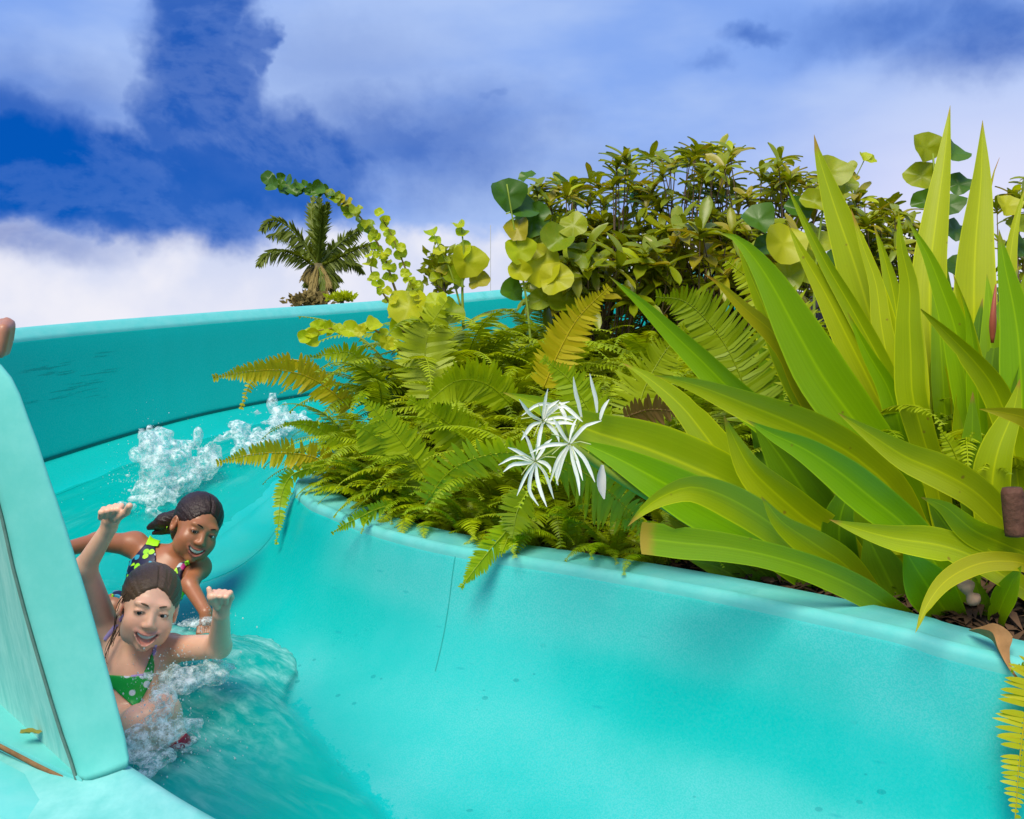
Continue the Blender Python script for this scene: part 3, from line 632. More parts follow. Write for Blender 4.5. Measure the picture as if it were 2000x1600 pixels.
# ------------------------------------------------------------------ flowers of the front lily
fc = 0
def petal(parent, pts, wpx, d0, d1, seed):
    return strap('petal', pts, wpx, d0, d1, M_petal, parent, .2, .25, ws=[wpx*.45, wpx*.9, wpx, wpx*.8, wpx*.15], nseg=9, seed=seed)
flowers = [((1112,868), 2.14, [[(1112,868),(1128,848),(1145,832),(1175,822)],[(1112,868),(1085,868),(1060,872),(1035,885)],[(1112,872),(1098,895),(1086,925),(1090,948)],[(1114,874),(1120,905),(1128,935),(1132,968)],[(1118,872),(1140,895),(1152,918),(1162,942)],[(1110,864),(1098,845),(1088,828),(1078,815)]]),
 ((1045,902), 2.16, [[(1045,902),(1020,905),(1000,908),(983,922)],[(1045,900),(1025,890),(1008,880),(992,874)],[(1045,904),(1036,930),(1034,960),(1052,988)],[(1047,904),(1048,930),(1056,960),(1068,990)],[(1050,900),(1065,905),(1074,915),(1074,924)],[(1048,898),(1060,880),(1066,868),(1078,858)]]),
 ((1060,822), 2.2, [[(1060,822),(1040,812),(1026,796),(1014,780)],[(1060,822),(1085,826),(1105,826),(1125,830)],[(1058,824),(1040,830),(1028,845),(1018,860)],[(1060,826),(1054,850),(1050,875),(1046,890)],[(1062,820),(1068,800),(1080,790),(1092,782)],[(1064,822),(1078,838),(1088,850),(1092,864)]]),
 ((1136,816), 2.24, [[(1136,816),(1130,790),(1124,765),(1120,736)],[(1166,806),(1164,780),(1158,755),(1152,730)],[(1172,820),(1176,805),(1182,792),(1190,780)]]),
 ((1092,790), 2.22, [[(1092,790),(1078,800),(1068,812),(1062,828)],[(1092,790),(1100,805),(1104,815),(1104,828)],[(1092,786),(1104,795),(1118,806),(1138,824)]])]
scape = empty('flower_stalk', P(1250,1000,2.3), 'pale green stalk carrying spidery white lily blooms', 'flower stalk')
for par_i in range(1):
    V, Fc = tube(resample([P(1480,1110,2.36), P(1330,1010,2.3), P(1200,930,2.26), P(1105,862,2.2)], 14), .009, 8)
    link('stalk', mesh('stalk', V, Fc, M_stem), scape)
for (cx_, cy_), d, ps in flowers:
    fl = bpy.data.objects.new('flower', None); C.objects.link(fl); fl.parent = scape; fl.location = Vector(P(cx_, cy_, d))-scape.location; fl.empty_display_size = .03
    for pi, pp in enumerate(ps): petal(fl, pp, 8, d, d-.03+.012*(pi % 3), fc*7+pi)
    rp_ = random.Random(60+fc)
    for pi in range(4 if fc < 3 else 1):
        a = rp_.uniform(0, 6.28); ln_ = rp_.uniform(55, 85); mx_, my_ = cx_+ln_*.55*math.cos(a), cy_+ln_*.55*math.sin(a)-rp_.uniform(2, 12)
        petal(fl, [(cx_, cy_), (mx_, my_), (cx_+ln_*math.cos(a), cy_+ln_*math.sin(a)+rp_.uniform(0, 12))], 6.5, d, d+rp_.uniform(-.04,.03), 900+fc*9+pi)
    V = []; Fc = []
    for k in range(5):
        a = k*1.256+fc; e = np.array(P(cx_+42*math.cos(a), cy_+42*math.sin(a)*.8, d-.05)); c0 = np.array(P(cx_, cy_, d-.004))
        v, f = tube([c0, (c0+e)/2+np.array((0,0,.006)), e], .0011, 4); Fc += [tuple(i+len(V) for i in q) for q in f]; V += v
    if fc < 3: link('filaments', mesh('filaments', V, Fc, M_fil), fl)
    V, Fc = tube([np.array(P(cx_,cy_,d)), (np.array(P(cx_,cy_,d))+np.array(P(1110,862,2.21)))/2, np.array(P(1110,862,2.21))], .0035, 6)
    if fc: link('flower_tube', mesh('flower_tube', V, Fc, M_stem), fl)
    fc += 1
strap('withered_petal', [(1176,908),(1172,940),(1180,975)], 26, 2.2, 2.2, plain('withered_white', (.6,.58,.55), .8, .2, .2), scape, .3, .3, ws=[6,22,18,3], nseg=8)
# ------------------------------------------------------------------ ferns
def frond_mesh(path, side, name, mat, plen=.07, pw=.012, npair=30, sweep_=.25, droop=.25, seed=0, ragged=0.0, basefrac=.08):
    """path: resampled 3D rachis points; side(i, tangent) gives the side direction"""
    r = random.Random(seed); n = len(path); V = []; Fc = []; UV = []
    rv, rf = tube(path, [.0026*(1-.75*i/(n-1))+.0004 for i in range(n)], 4); V += [tuple(v) for v in rv]; Fc += rf; UV += [(.5,.5)]*len(rv)
    for j in range(npair):
        s = basefrac+(1-basefrac)*j/(npair-1)*.985; x = s*(n-1); i = int(x); f = x-i
        p = path[i]*(1-f)+path[min(i+1,n-1)]*f; tg = path[min(i+1,n-1)]-path[max(i-1,0)] if i < n-1 else path[n-1]-path[n-2]
        tg = tg/(np.linalg.norm(tg)+1e-9); sd = side(s, tg); nm = np.cross(sd, tg); nm /= np.linalg.norm(nm)+1e-9
        if nm[2] < 0 and abs(nm[2]) > .05: nm = -nm
        e = (math.sin(math.pi*min(1, (s*.92+.12))**.85))**.75 if s < .95 else .25
        ln = plen*max(.12, e)
        for sg in (-1, 1):
            if ragged and r.random() < ragged: continue
            l2 = ln*r.uniform(.85, 1.1); sw = sweep_+r.uniform(-.1,.1); dr = droop+r.uniform(-.15,.15)
            dirv = sg*sd+tg*sw; dirv /= np.linalg.norm(dirv); wv = tg-dirv*np.dot(tg, dirv); wv /= np.linalg.norm(wv)
            wv = wv*math.cos(.35)+nm*math.sin(.35)*r.uniform(-.6,1.2); hw = pw*.5*r.uniform(.85,1.1)*(.5+.5*e)
            k = len(V)
            for q, (a, wq) in enumerate(((0,.45),(.12,1.0),(.5,.95),(.82,.6),(1,.05))):
                c = p+dirv*l2*a-nm*l2*dr*a*a+tg*l2*.10*a*a
                V.append(tuple(c-wv*hw*wq)); V.append(tuple(c+wv*hw*wq)); UV += [(0,a),(1,a)]
            Fc += [(k+2*q, k+2*q+1, k+2*q+3, k+2*q+2) for q in range(4)]
    return mesh(name, V, Fc, mat, UV)
def arc_path(Lg, e0, e1, n=26, yaw=.0):
    p = np.zeros(3); out = [p.copy()]; y = 0
    for i in range(1, n):
        s = i/(n-1); e = e0+(e1-e0)*s**1.15; y += yaw/n
        p = p+Lg/(n-1)*np.array((math.sin(y)*math.cos(e), math.cos(y)*math.cos(e), math.sin(e))); out.append(p.copy())
    return out
frs = []
for k, (Lg, e0, e1, yw, mt) in enumerate([(.52,1.2,-.7,.3,M_fern),(.46,1.35,-.3,-.3,M_fern),(.40,1.0,-.9,.1,M_fern),(.56,1.4,-.5,.2,M_fern_l),(.44,1.1,-.6,-.4,M_fern_l),(.36,.9,-.8,.2,M_fern),(.50,1.25,-.2,-.1,M_fern),(.34,.7,-1.0,.4,M_fern_b)]):
    frs.append(frond_mesh(arc_path(Lg, e0, e1, 26, yw), lambda s, tg: np.array((tg[1], -tg[0], 0))/(np.linalg.norm(tg[:2])+1e-6) if abs(tg[2]) < .999 else np.array((1.,0,0)), 'frond', mt, .044+.008*(k % 3), .0098, 44, .22, .3, k))
fl_labels = []
def clump(x, y, nfr, sc, label, kinds=(0,1,2,3,4,5,6), group='sword ferns filling the planted bed', z=None, brown=0, seed=0):
    r = random.Random(seed*31+int(x*100)+int(y*100)); z = bedz(x, y) if z is None else z
    e = empty('sword_fern', (x, y, z), label, 'fern', group)
    a0 = r.random()*6.28
    for k in range(nfr):
        me = frs[7] if k < brown else frs[r.choice(kinds)]
        o = bpy.data.objects.new('frond', me); C.objects.link(o); o.parent = e
        o.location = (r.uniform(-.03,.03), r.uniform(-.03,.03), r.uniform(-.02,.01)); s = sc*r.uniform(.75,1.15)
        o.rotation_euler = (r.uniform(-.3,.25), r.uniform(-.25,.25), a0+k*2.4+r.uniform(-.3,.3)); o.scale = (s,s,s)
    return e
grp_mid = 'sword ferns packed together behind the front row of the bed'
rf = random.Random(21); placed = []
# front row along the rim, each said by its neighbour
front = [(-.50,3.42,'lowest fern at the left tip of the bed where the rim bends away'),
 (-.36,3.28,'olive fern just inside the rim behind the hanging left fronds'),
 (-.20,3.10,'fern behind the small sprig that lies on the rim'),
 (-.03,2.98,'dark olive fern over the joint of the slide wall'),
 (.12,2.90,'fern left of the white flowers close to the rim'),
 (.27,2.80,'fern directly under the white spidery flowers'),
 (.42,2.72,'fern between the white flowers and the arched lily leaf'),
 (.60,2.62,'low fern under the blunt cut lily leaf'),]
for i, (x, y, lb) in enumerate(front):
    clump(x, y, 20, .95 if i < 6 else .7, lb, z=None, brown=2 if i in (3,5,6) else 1, seed=i, group=None); placed.append((x, y))
def in_bed(x, y):
    # right/behind of both branches of the inner rim
    d = (inner[:,0]-x)**2+(inner[:,1]-y)**2; k = int(d.argmin()); return math.sqrt(d[k]) > .2
edge = [(5.35,'under the frond that hangs straight down'),(5.8,'below the tan frond reaching furthest left'),(6.2,'at the sharpest turn of the rim'),(6.6,'just left of the sprig on the rim'),(7.0,'just behind the sprig on the rim'),(7.4,'just right of the sprig on the rim'),
 (7.8,'in the dark hollow left of the wall joint'),(8.2,'halfway from the rim sprig to the wall joint'),(8.6,'next left of the wall joint'),(9.0,'right at the wall joint'),(9.4,'next right of the hanging sprig'),(9.8,'under the left tip of the white blooms'),(10.2,'under the middle of the white blooms'),(10.6,'right of the longest hanging leaflets')]
for i, (t, wh) in enumerate(edge):
    p = cr(I_, t); tg = cr(I_, t+.05)-cr(I_, t-.05); tg /= np.linalg.norm(tg[:2]); ow = np.array((-tg[1], tg[0]))
    if np.dot(ow, (p-cr(O_, t))[:2]) < 0: ow = -ow
    clump(p[0]+ow[0]*.195, p[1]+ow[1]*.195, 18, .66 if i < 9 else .55, 'small sword fern at the rim, '+wh, seed=300+i, brown=1 if i % 3 == 0 else 0, group=None)
for i, (px_, d_f, sc_, lb) in enumerate([(790,3.75,1.35,'tall fern at the foot of the broad yellow vine leaves'),(850,3.85,1.45,'tall fern below the curled young sea grape'),(905,3.8,1.4,'tall fern in front of the one broad yellow green leaf'),(960,3.85,1.45,'tall fern below the thin distant mast'),(1015,3.7,1.2,'tall fern at the foot of the sea grape with the dark top leaf')]):
    xx = (px_-1000)/F*d_f; clump(xx, d_f, 18, sc_, lb, seed=400+i, group=None, z=bedz(xx, d_f)+.04)
cnt = 0
for row in range(17):
    for colm in range(18):
        x = -.50+colm*.17+rf.uniform(-.06,.06); y = 2.9+row*.17+rf.uniform(-.07,.07)-.25*max(0, x)
        # polygon test by direction: inside bed if above front rim line and right of the back rim
        fx = np.interp(x, [-.69,-.6,-.38,-.15,.13,.36,.56,.78,.93], [3.4,3.15,2.85,2.65,2.45,2.3,2.16,2.0,1.9])
        bx = np.interp(y, [3.3,3.75,4.25,4.95,5.9,7.0], [-.69,-.66,-.46,-.12,.75,2.4])
        if y < fx+.27 or x < bx+.15 or x > 2.2 or y > 5.3: continue
        if any((x-a)**2+(y-b)**2 < .11**2 for a, b in placed): continue
        if cnt >= 90 or (x/y > .36 and rf.random() < .65): continue
        placed.append((x, y)); cnt += 1
        lm = [(700,'left tip of the bed'),(850,'round leaved vines'),(960,'young sea grape'),(1080,'yellow sea grape leaves'),(1200,'tan upright frond'),(1350,'long green lily leaf'),(1550,'yellow lily leaf'),(9999,'upright lily leaves')]
        pxx = 1000+F*x/y; lmk = next(n_ for q_, n_ in lm if pxx < q_); rw = 'second row' if y < fx+.65 else ('middle' if y < fx+1.3 else 'back row')
        lbl = 'olive sword fern in the %s by the %s' % (rw, lmk)
        clump(x, y, 15, rf.uniform(.85,1.10), lbl, group='ferns in the %s by the %s' % (rw, lmk), brown=1 if rf.random() < .35 else 0, seed=50+cnt)
# traced fronds that reach out over the slide
def traced(parent, pts, d0, d1, mat, plenpx, pwpx, npair, label=None, rag=0.0, drp=.2, up=0.0, seed=1, sweep_=.2, name='frond'):
    rs = resample([(x, y, 0) for x, y in pts], 24); path = []
    for i in range(24):
        s = i/23; d = d0+(d1-d0)*s; path.append(p3(rs[i][0], rs[i][1], d))
    dm = (d0+d1)/2
    def side(s, tg):
        sd = np.cross(tg, np.array((0,1.,up))); return sd/(np.linalg.norm(sd)+1e-9)
    me = frond_mesh(path, side, 'frond', mat, plenpx*.82/F*dm, pwpx*.72/F*dm, int(npair*1.45), sweep_, drp, seed, rag, .03)
    o = link(name, me, parent)
    if label: o['label'] = label
    return o
tf = empty('sword_fern', (-.50, 3.55, bedz(-.50,3.55)), 'fern at the left tip of the bed with yellow fronds reaching over the slide', 'fern')
traced(tf, [(690,800),(620,745),(560,725),(490,725),(415,738)], 3.5, 3.35, M_fern_y, 46, 12, 34, 'tan green frond reaching furthest left', .06, .3, .4, 1)
traced(tf, [(640,745),(585,705),(530,712),(492,745),(470,800)], 3.5, 3.4, M_fern_y, 26, 11, 22, None, .1, .3, .4, 2)
traced(tf, [(700,935),(620,895),(560,885),(490,888),(422,905)], 3.35, 3.2, M_fern_y, 44, 12, 32, 'yellow frond with hanging leaflets over the splash', .08, .25, .2, 3)
traced(tf, [(640,905),(575,925),(552,960),(545,1010),(540,1064)], 3.3, 3.2, M_fern_l, 24, 11, 26, 'frond hanging straight down in front of the slide', .15, .1, .5, 4)
traced(tf, [(720,880),(650,850),(600,830),(555,828)], 3.4, 3.3, M_fern_l, 30, 11, 24, None, .05, .3, .3, 5)
traced(tf, [(760,820),(700,700),(650,690),(600,700)], 3.6, 3.5, M_fern_l, 40, 11, 28, None, .05, .3, .3, 6)
sp1 = empty('fern_sprig', P(730,1000,2.92), 'small yellow green fern sprig lying across the rim left of the wall joint', 'fern sprig')
traced(sp1, [(770,985),(735,995),(700,1012),(672,1025),(648,1042)], 2.9, 2.82, M_fern_l, 26, 10, 16, None, .15, .1, .4, 7)
traced(sp1, [(735,995),(715,1020),(705,1042)], 2.9, 2.82, M_fern_l, 14, 8, 10, None, .15, .1, .4, 8)
sp2 = empty('fern_sprig', P(985,1040,2.6), 'light green fern sprig hanging down over the wall joint', 'fern sprig')
traced(sp2, [(1010,1000),(990,1035),(960,1070),(930,1108),(900,1148)], 2.56, 2.44, M_fern_l, 40, 11, 26, None, .05, .1, .3, 9, .6)
traced(sp2, [(1000,1020),(992,1050),(978,1085)], 2.56, 2.5, M_fern_l, 22, 9, 14, None, .1, .1, .3, 10, .5)
tf2 = empty('sword_fern', (.30, 2.62, bedz(.30,2.62)), 'fern with big fronds of long hanging leaflets below the white flowers', 'fern')
traced(tf2, [(830,985),(880,920),(960,888),(1060,890),(1160,930),(1230,985)], 2.7, 2.45, M_fern_l, 74, 17, 30, 'wide frond under the flowers', 0, .1, .9, 11, .1)
traced(tf2, [(1050,885),(1110,905),(1170,945),(1230,1000),(1262,1040)], 2.5, 2.36, M_fern, 135, 17, 20, 'frond with the longest leaflets hanging to the rim', 0, .08, .9, 12, .1)
traced(tf2, [(1030,960),(1010,1000),(1000,1050)], 2.55, 2.5, M_fern, 50, 12, 18, None, .1, .1, .5, 13)
tf3 = empty('sword_fern', (-.15, 3.25, bedz(-.15,3.25)), 'fern with crisp frond arching right above the wall joint', 'fern')
traced(tf3, [(870,1000),(830,930),(790,870),(740,810),(700,770)], 2.95, 2.9, M_fern_l, 62, 15, 28, None, 0, .15, .5, 14)
traced(tf3, [(960,900),(905,850),(850,810),(800,780)], 3.0, 2.95, M_fern_l, 66, 15, 26, None, 0, .15, .5, 15)
traced(tf3, [(840,780),(830,700),(840,640),(870,590)], 3.4, 3.5, M_fern, 80, 16, 26, None, 0, .15, .5, 16)
traced(tf3, [(780,900),(730,850),(690,830)], 3.0, 2.95, M_fern_l, 60, 14, 18, None, 0, .15, .5, 17)
traced(tf3, [(1000,790),(950,750),(890,745),(830,790)], 3.0, 2.9, M_fern_l, 66, 15, 28, None, 0, .15, .5, 18)
tf4 = empty('sword_fern', (.52, 3.05, bedz(.52,3.05)), 'fern with a tan frond standing left of the long green lily leaf', 'fern')
traced(tf4, [(1060,760),(1090,690),(1130,620),(1190,560)], 2.9, 2.9, M_fern_y, 60, 15, 24, 'tan frond pointing up right', 0, .1, .6, 19)
traced(tf4, [(1190,870),(1150,800),(1110,740),(1060,700)], 2.8, 2.8, M_fern_l, 60, 14, 24, None, 0, .1, .6, 20)
traced(tf4, [(1480,830),(1440,720),(1400,650),(1340,590),(1280,580)], 2.85, 2.9, M_fern, 105, 15, 36, None, 0, .08, .7, 21)
traced(tf4, [(1270,880),(1250,790),(1290,700),(1340,640)], 2.8, 2.9, M_fern, 80, 14, 30, None, 0, .1, .6, 22)
traced(tf4, [(1220,815),(1270,800),(1330,805)], 2.62, 2.55, M_fern_b, 50, 15, 10, 'dead brown frond tip', 0, .1, .6, 23)
traced(tf4, [(1560,760),(1540,640),(1480,560),(1420,510)], 2.95, 3.0, M_fern, 80, 14, 30, None, 0, .1, .6, 24)
tf5 = empty('sword_fern', P(2040,1300,1.9), 'yellow fern frond hanging over the wall at the lower right frame edge', 'fern')
traced(tf5, [(2060,1270),(2020,1310),(2002,1400),(1990,1500),(1982,1610)], 1.85, 1.78, M_fern_y, 66, 17, 24, None, .06, .15, .2, 25, .0)
traced(tf5, [(2060,1260),(2030,1290),(2000,1300),(1975,1310)], 1.88, 1.84, M_fern_l, 30, 12, 10, None, .06, .15, .2, 26, .0)
tf6 = empty('round_leaf_fern', P(1870,960,2.6), 'small fern with rounded pale leaflets deep between the lily leaves at right', 'fern')
traced(tf6, [(1880,930),(1862,880),(1835,835)], 2.34, 2.32, M_fern_l, 26, 12, 12, None, 0, .1, .6, 27, .1)
traced(tf6, [(1860,920),(1885,880),(1900,845)], 2.36, 2.34, M_fern_l, 24, 12, 10, None, 0, .1, .6, 28, .1)
# ------------------------------------------------------------------ round-leaved plants (sea grape and vines)
def disc_mesh(name, mat, asp=1.0, notch=.12, cup=.12, seed=0, n=18, wavy=.06):
    r = random.Random(seed); V = [(0,.0,0)]; UV = [(.5,.5)]
    for ring in (.33,.68,1.0):
        for k in range(n):
            a = 2*math.pi*k/n; rr_ = ring*(1-notch*math.exp(-((a-math.pi*1.5)/.22)**2)*ring)*(1+.05*math.sin(3*a+seed)+.03*math.sin(5*a+2.3*seed)+.03*math.sin(2*a+seed*1.7))
            x = math.cos(a)*rr_*asp; y = math.sin(a)*rr_+.9
            V.append((x, y, cup*(abs(x)**1.5)*1.0-.10*(y-.9)**2+wavy*ring*math.sin(5*a+seed*2))); UV.append((x*.5+.5, y*.5))
    V[0] = (0,.9,0)
    Fc = [(0, 1+k, 1+(k+1)%n) for k in range(n)]
    for q in range(2): Fc += [(1+q*n+k, 1+(q+1)*n+k, 1+(q+1)*n+(k+1)%n, 1+q*n+(k+1)%n) for k in range(n)]
    return mesh(name, V, Fc, mat, UV)
discs = {k: [disc_mesh('leaf', m_, a, .25, c_, s, 18, w_) for s, a, c_, w_ in ((1,1.0,.5,.09),(2,.85,.35,.12),(3,1.12,.6,.07),(4,.95,.2,.14),(5,.8,.7,.10))] for k, m_ in (('g',M_grape),('y',M_grape_y),('d',M_grape_d))}
def put_disc(parent, px, py, d, rpx, kind, roll, tilt, yaw=0.0, seed=0, name='leaf'):
    """leaf disc centred at the given point; roll: direction of tip in the picture plane, tilt: lean away from facing the viewer"""
    me = discs[kind][seed % 5]; o = bpy.data.objects.new(name, me); C.objects.link(o); o.parent = parent
    s = rpx/F*d; Rm = Matrix.Rotation(yaw, 3, 'Z') @ Matrix.Rotation(math.pi/2-tilt, 3, 'X') @ Matrix.Rotation(roll, 3, 'Z')
    pos = Vector(P(px, py, d))-parent.location-Rm @ Vector((0,.9*s,0)); M4 = Matrix.Translation(pos) @ Rm.to_4x4() @ Matrix.Scale(s, 4)
    o.matrix_local = M4; return o
def stem(parent, pts, r0, r1, mat=M_stem, name='stem', n=16):
    path = resample([tuple(P(*p)) for p in pts], n); V, Fc = tube(path, np.linspace(r0, r1, n), 6); return link(name, mesh(name, V, Fc, mat), parent)
sg = empty('sea_grape', (.05, 3.9, bedz(.05,3.9)), 'sea grape with big round leaves at the left end of the shrubs, topmost leaf dark', 'shrub')
stem(sg, [(1040,720,3.9),(1030,600,3.9),(1010,480,3.9),(990,360,3.9)], .006, .003, M_stem)
for i, (x, y, r_, k, ro, ti) in enumerate([(990,382,36,'d',.4,.2),(1030,345,20,'d',-.6,.9),(1018,405,34,'d',-1.2,.5),(1040,430,40,'d',1.2,.3),(1012,450,30,'g',.2,.5),(1015,490,30,'y',.3,.2),(1040,480,34,'g',-.6,.4),
      (1052,520,44,'y',-.5,.15),(1085,545,36,'y',-1.2,.3),(1015,530,26,'y',1.0,.2),(1100,590,34,'g',-1.5,.6),(1060,585,30,'g',2.0,.5),(1090,470,32,'g',-.9,.5),(1120,440,30,'g',.3,.4),(1140,500,34,'g',-.2,.6),(1000,570,26,'d',1.4,.4)]):
    put_disc(sg, x, y, 3.9+.02*(i % 4)-.03*(k=='y'), r_, k, ro, ti, random.Random(i).uniform(-.5,.5), i)
sg2 = empty('sea_grape', (-.12, 3.95, bedz(-.12,3.95)), 'young sea grape with one broad yellow green leaf above the ferns', 'shrub')
stem(sg2, [(905,640,3.95),(903,560,3.95),(906,500,3.95),(900,430,3.95)], .007, .003)
for i, (x, y, r_, k, ro, ti) in enumerate([(912,512,36,'y',.1,.05),(905,490,22,'y',-.4,.4),(888,545,24,'g',1.2,.5),(935,548,24,'g',-1.3,.6),(896,440,16,'y',.6,1.0),(903,455,14,'y',-.6,.8),(850,470,14,'y',1.2,.8),(842,455,13,'y',.5,.9),(858,490,14,'y',1.8,.7),(868,512,14,'g',1.6,.9),(862,530,15,'g',.9,.9),(875,545,14,'g',.2,.9),(852,545,13,'g',2.2,.9)]):
    put_disc(sg2, x, y, 3.95+.01*(i % 4), r_, k, ro, ti, random.Random(i).uniform(-.6,.6), i)
stem(sg2, [(900,600,3.95),(880,530,3.95),(860,490,3.95),(845,450,3.95)], .005, .002)
def vine(label, pts, d, seed, r0, r1, npair, kindf, broad=()):
    e = empty('trailing_vine', P(*pts[0], d), label, 'vine'); rs = resample([tuple(P(x, y, d)) for x, y in pts], 30)
    V, Fc = tube(rs, np.linspace(.006, .002, 30), 6); link('stem', mesh('stem', V, Fc, M_rach), e); r = random.Random(seed)
    pp = resample([(x, y, 0) for x, y in pts], npair)
    for i in range(npair):
        if i < npair*.22: continue
        x, y = pp[i][0], pp[i][1]; s = i/(npair-1); rad = r0+(r1-r0)*s
        for sgn in (-1, 1):
            a = r.uniform(-.9,.9)+(1.4*sgn); put_disc(e, x+sgn*r.uniform(.2,.8)*rad, y+r.uniform(-.8,.8)*rad, d+r.uniform(-.05,.05), rad*r.uniform(.8,1.15), kindf(s), a, r.uniform(.1,.9), r.uniform(-.8,.8), i)
    return e
vine('long arching vine of round leaves bending left across the palm top', [(800,640),(770,560),(745,490),(700,420),(650,385),(600,368),(560,362),(530,352)], 3.75, 4, 8, 14, 36, lambda s: 'y' if s < .45 else ('g' if s < .72 else 'd'))
vine('shorter vine of small yellow leaves standing right of the palm', [(835,660),(815,590),(790,520),(765,460),(745,425)], 3.72, 9, 9, 11, 16, lambda s: 'y')
vine('thin vine with a few yellow leaves close above the far rim', [(790,650),(765,600),(740,560),(725,530),(728,500)], 3.74, 12, 11, 10, 9, lambda s: 'y')
vine('yellow leaved vine lying out to the left in front of the far wall', [(800,700),(760,665),(720,640),(660,640),(600,650)], 3.5, 15, 14, 16, 13, lambda s: 'y')
e = empty('trailing_vine', P(810,650,3.7), 'cluster of broad yellow leaves where the vines rise from the ferns', 'vine')
for i, (x, y, r_) in enumerate([(800,600,40),(830,620,34),(790,640,30),(850,590,26),(840,650,30),(880,610,28),(812,565,22)]): put_disc(e, x, y, 3.7+.03*i, r_, 'y' if i < 4 else 'g', i*1.1, .4, .3*(i % 3-1), i)
sg3 = empty('sea_grape', P(1810,900,3.0), 'sea grape with two large olive leaves standing behind the tallest lily leaf', 'shrub')
stem(sg3, [(1840,900,3.0),(1835,600,3.0),(1830,420,3.0),(1822,300,3.0)], .006, .003, M_stem)
for i, (x, y, r_, k, ro, ti) in enumerate([(1806,288,32,'g',.3,.1),(1800,345,34,'g',1.2,.2),(1865,300,24,'d',-.8,.5),(1872,360,28,'d',-1.0,.5),(1806,395,28,'d',1.8,.5),(1850,400,30,'d',0,.6),(1865,450,30,'d',-.7,.6),(1820,460,26,'d',1.2,.6),(1870,520,30,'d',.3,.7)]):
    put_disc(sg3, x, y, 3.0+.02*(i % 4), r_, k, ro, ti, random.Random(i).uniform(-.3,.3), i)
sg4 = empty('sea_grape', P(1560,700,3.1), 'sea grape with broad drooping leaves between the upright lily leaves', 'shrub')
stem(sg4, [(1600,800,3.1),(1590,600,3.1),(1600,460,3.1),(1620,340,3.1)], .006, .003, M_stem)
for i, (x, y, r_, k, ro, ti) in enumerate([(1530,475,44,'y',2.8,.2),(1540,540,36,'g',2.9,.3),(1622,335,34,'g',-.2,.3),(1650,360,26,'g',-1.2,.5),(1590,395,30,'g',1.2,.4),(1600,470,34,'g',-.5,.6),(1640,450,34,'y',.3,.4),(1590,520,36,'y',2.7,.3),(1680,610,40,'g',2.8,.4),(1560,410,30,'d',1.2,.4),(1480,430,34,'d',.8,.5),(1500,480,30,'d',1.8,.6),(1640,520,30,'d',2.5,.5)]):
    put_disc(sg4, x, y, 3.1+.03*(i % 4), r_, k, ro, ti, random.Random(i).uniform(-.3,.3), i)
sg5 = empty('sea_grape', P(1990,800,3.1), 'sea grape with one orange tinted leaf at the right frame edge', 'shrub')
stem(sg5, [(2000,800,3.1),(1990,600,3.1),(1980,420,3.1)], .009, .004, M_bark)
for i, (x, y, r_, k) in enumerate([(1965,402,26,'y'),(1990,440,26,'g'),(2010,380,26,'g'),(1985,480,24,'d'),(1970,520,24,'g'),(1965,580,26,'d')]): put_disc(sg5, x, y, 3.1+.02*i, r_, k, i*1.3, .4, .2, i)
# ------------------------------------------------------------------ bushy shrubs with whorls of oblong leaves
def oblong(name, mat, s, Lf=1.0, wd=.17, curl=.25):
    V = []; UV = []; n = 7
    for i in range(n):
        t = i/(n-1); hw = wd*math.sin(math.pi*min(1, .06+t*.90))**.6*(.55+.75*t) if i < n-1 else .02; y = Lf*t; z = curl*math.sin(t*2.4+.2*s)*.4-curl*t*t*.6
        V += [(-hw, y, z+.06), (0, y, z), (hw, y, z+.06)]; UV += [(0,t),(.5,t),(1,t)]
    Fc = [(3*i+k, 3*i+k+1, 3*i+k+4, 3*i+k+3) for i in range(n-1) for k in range(2)]
    return mesh(name, V, Fc, mat, UV)
obl = [oblong('leaf', M_shrub, s, 1, .15+.02*(s % 3), .2+.25*(s % 2)) for s in range(5)]
obl_y = [oblong('leaf', M_grape_y, s, 1, .18, .3) for s in range(2)]
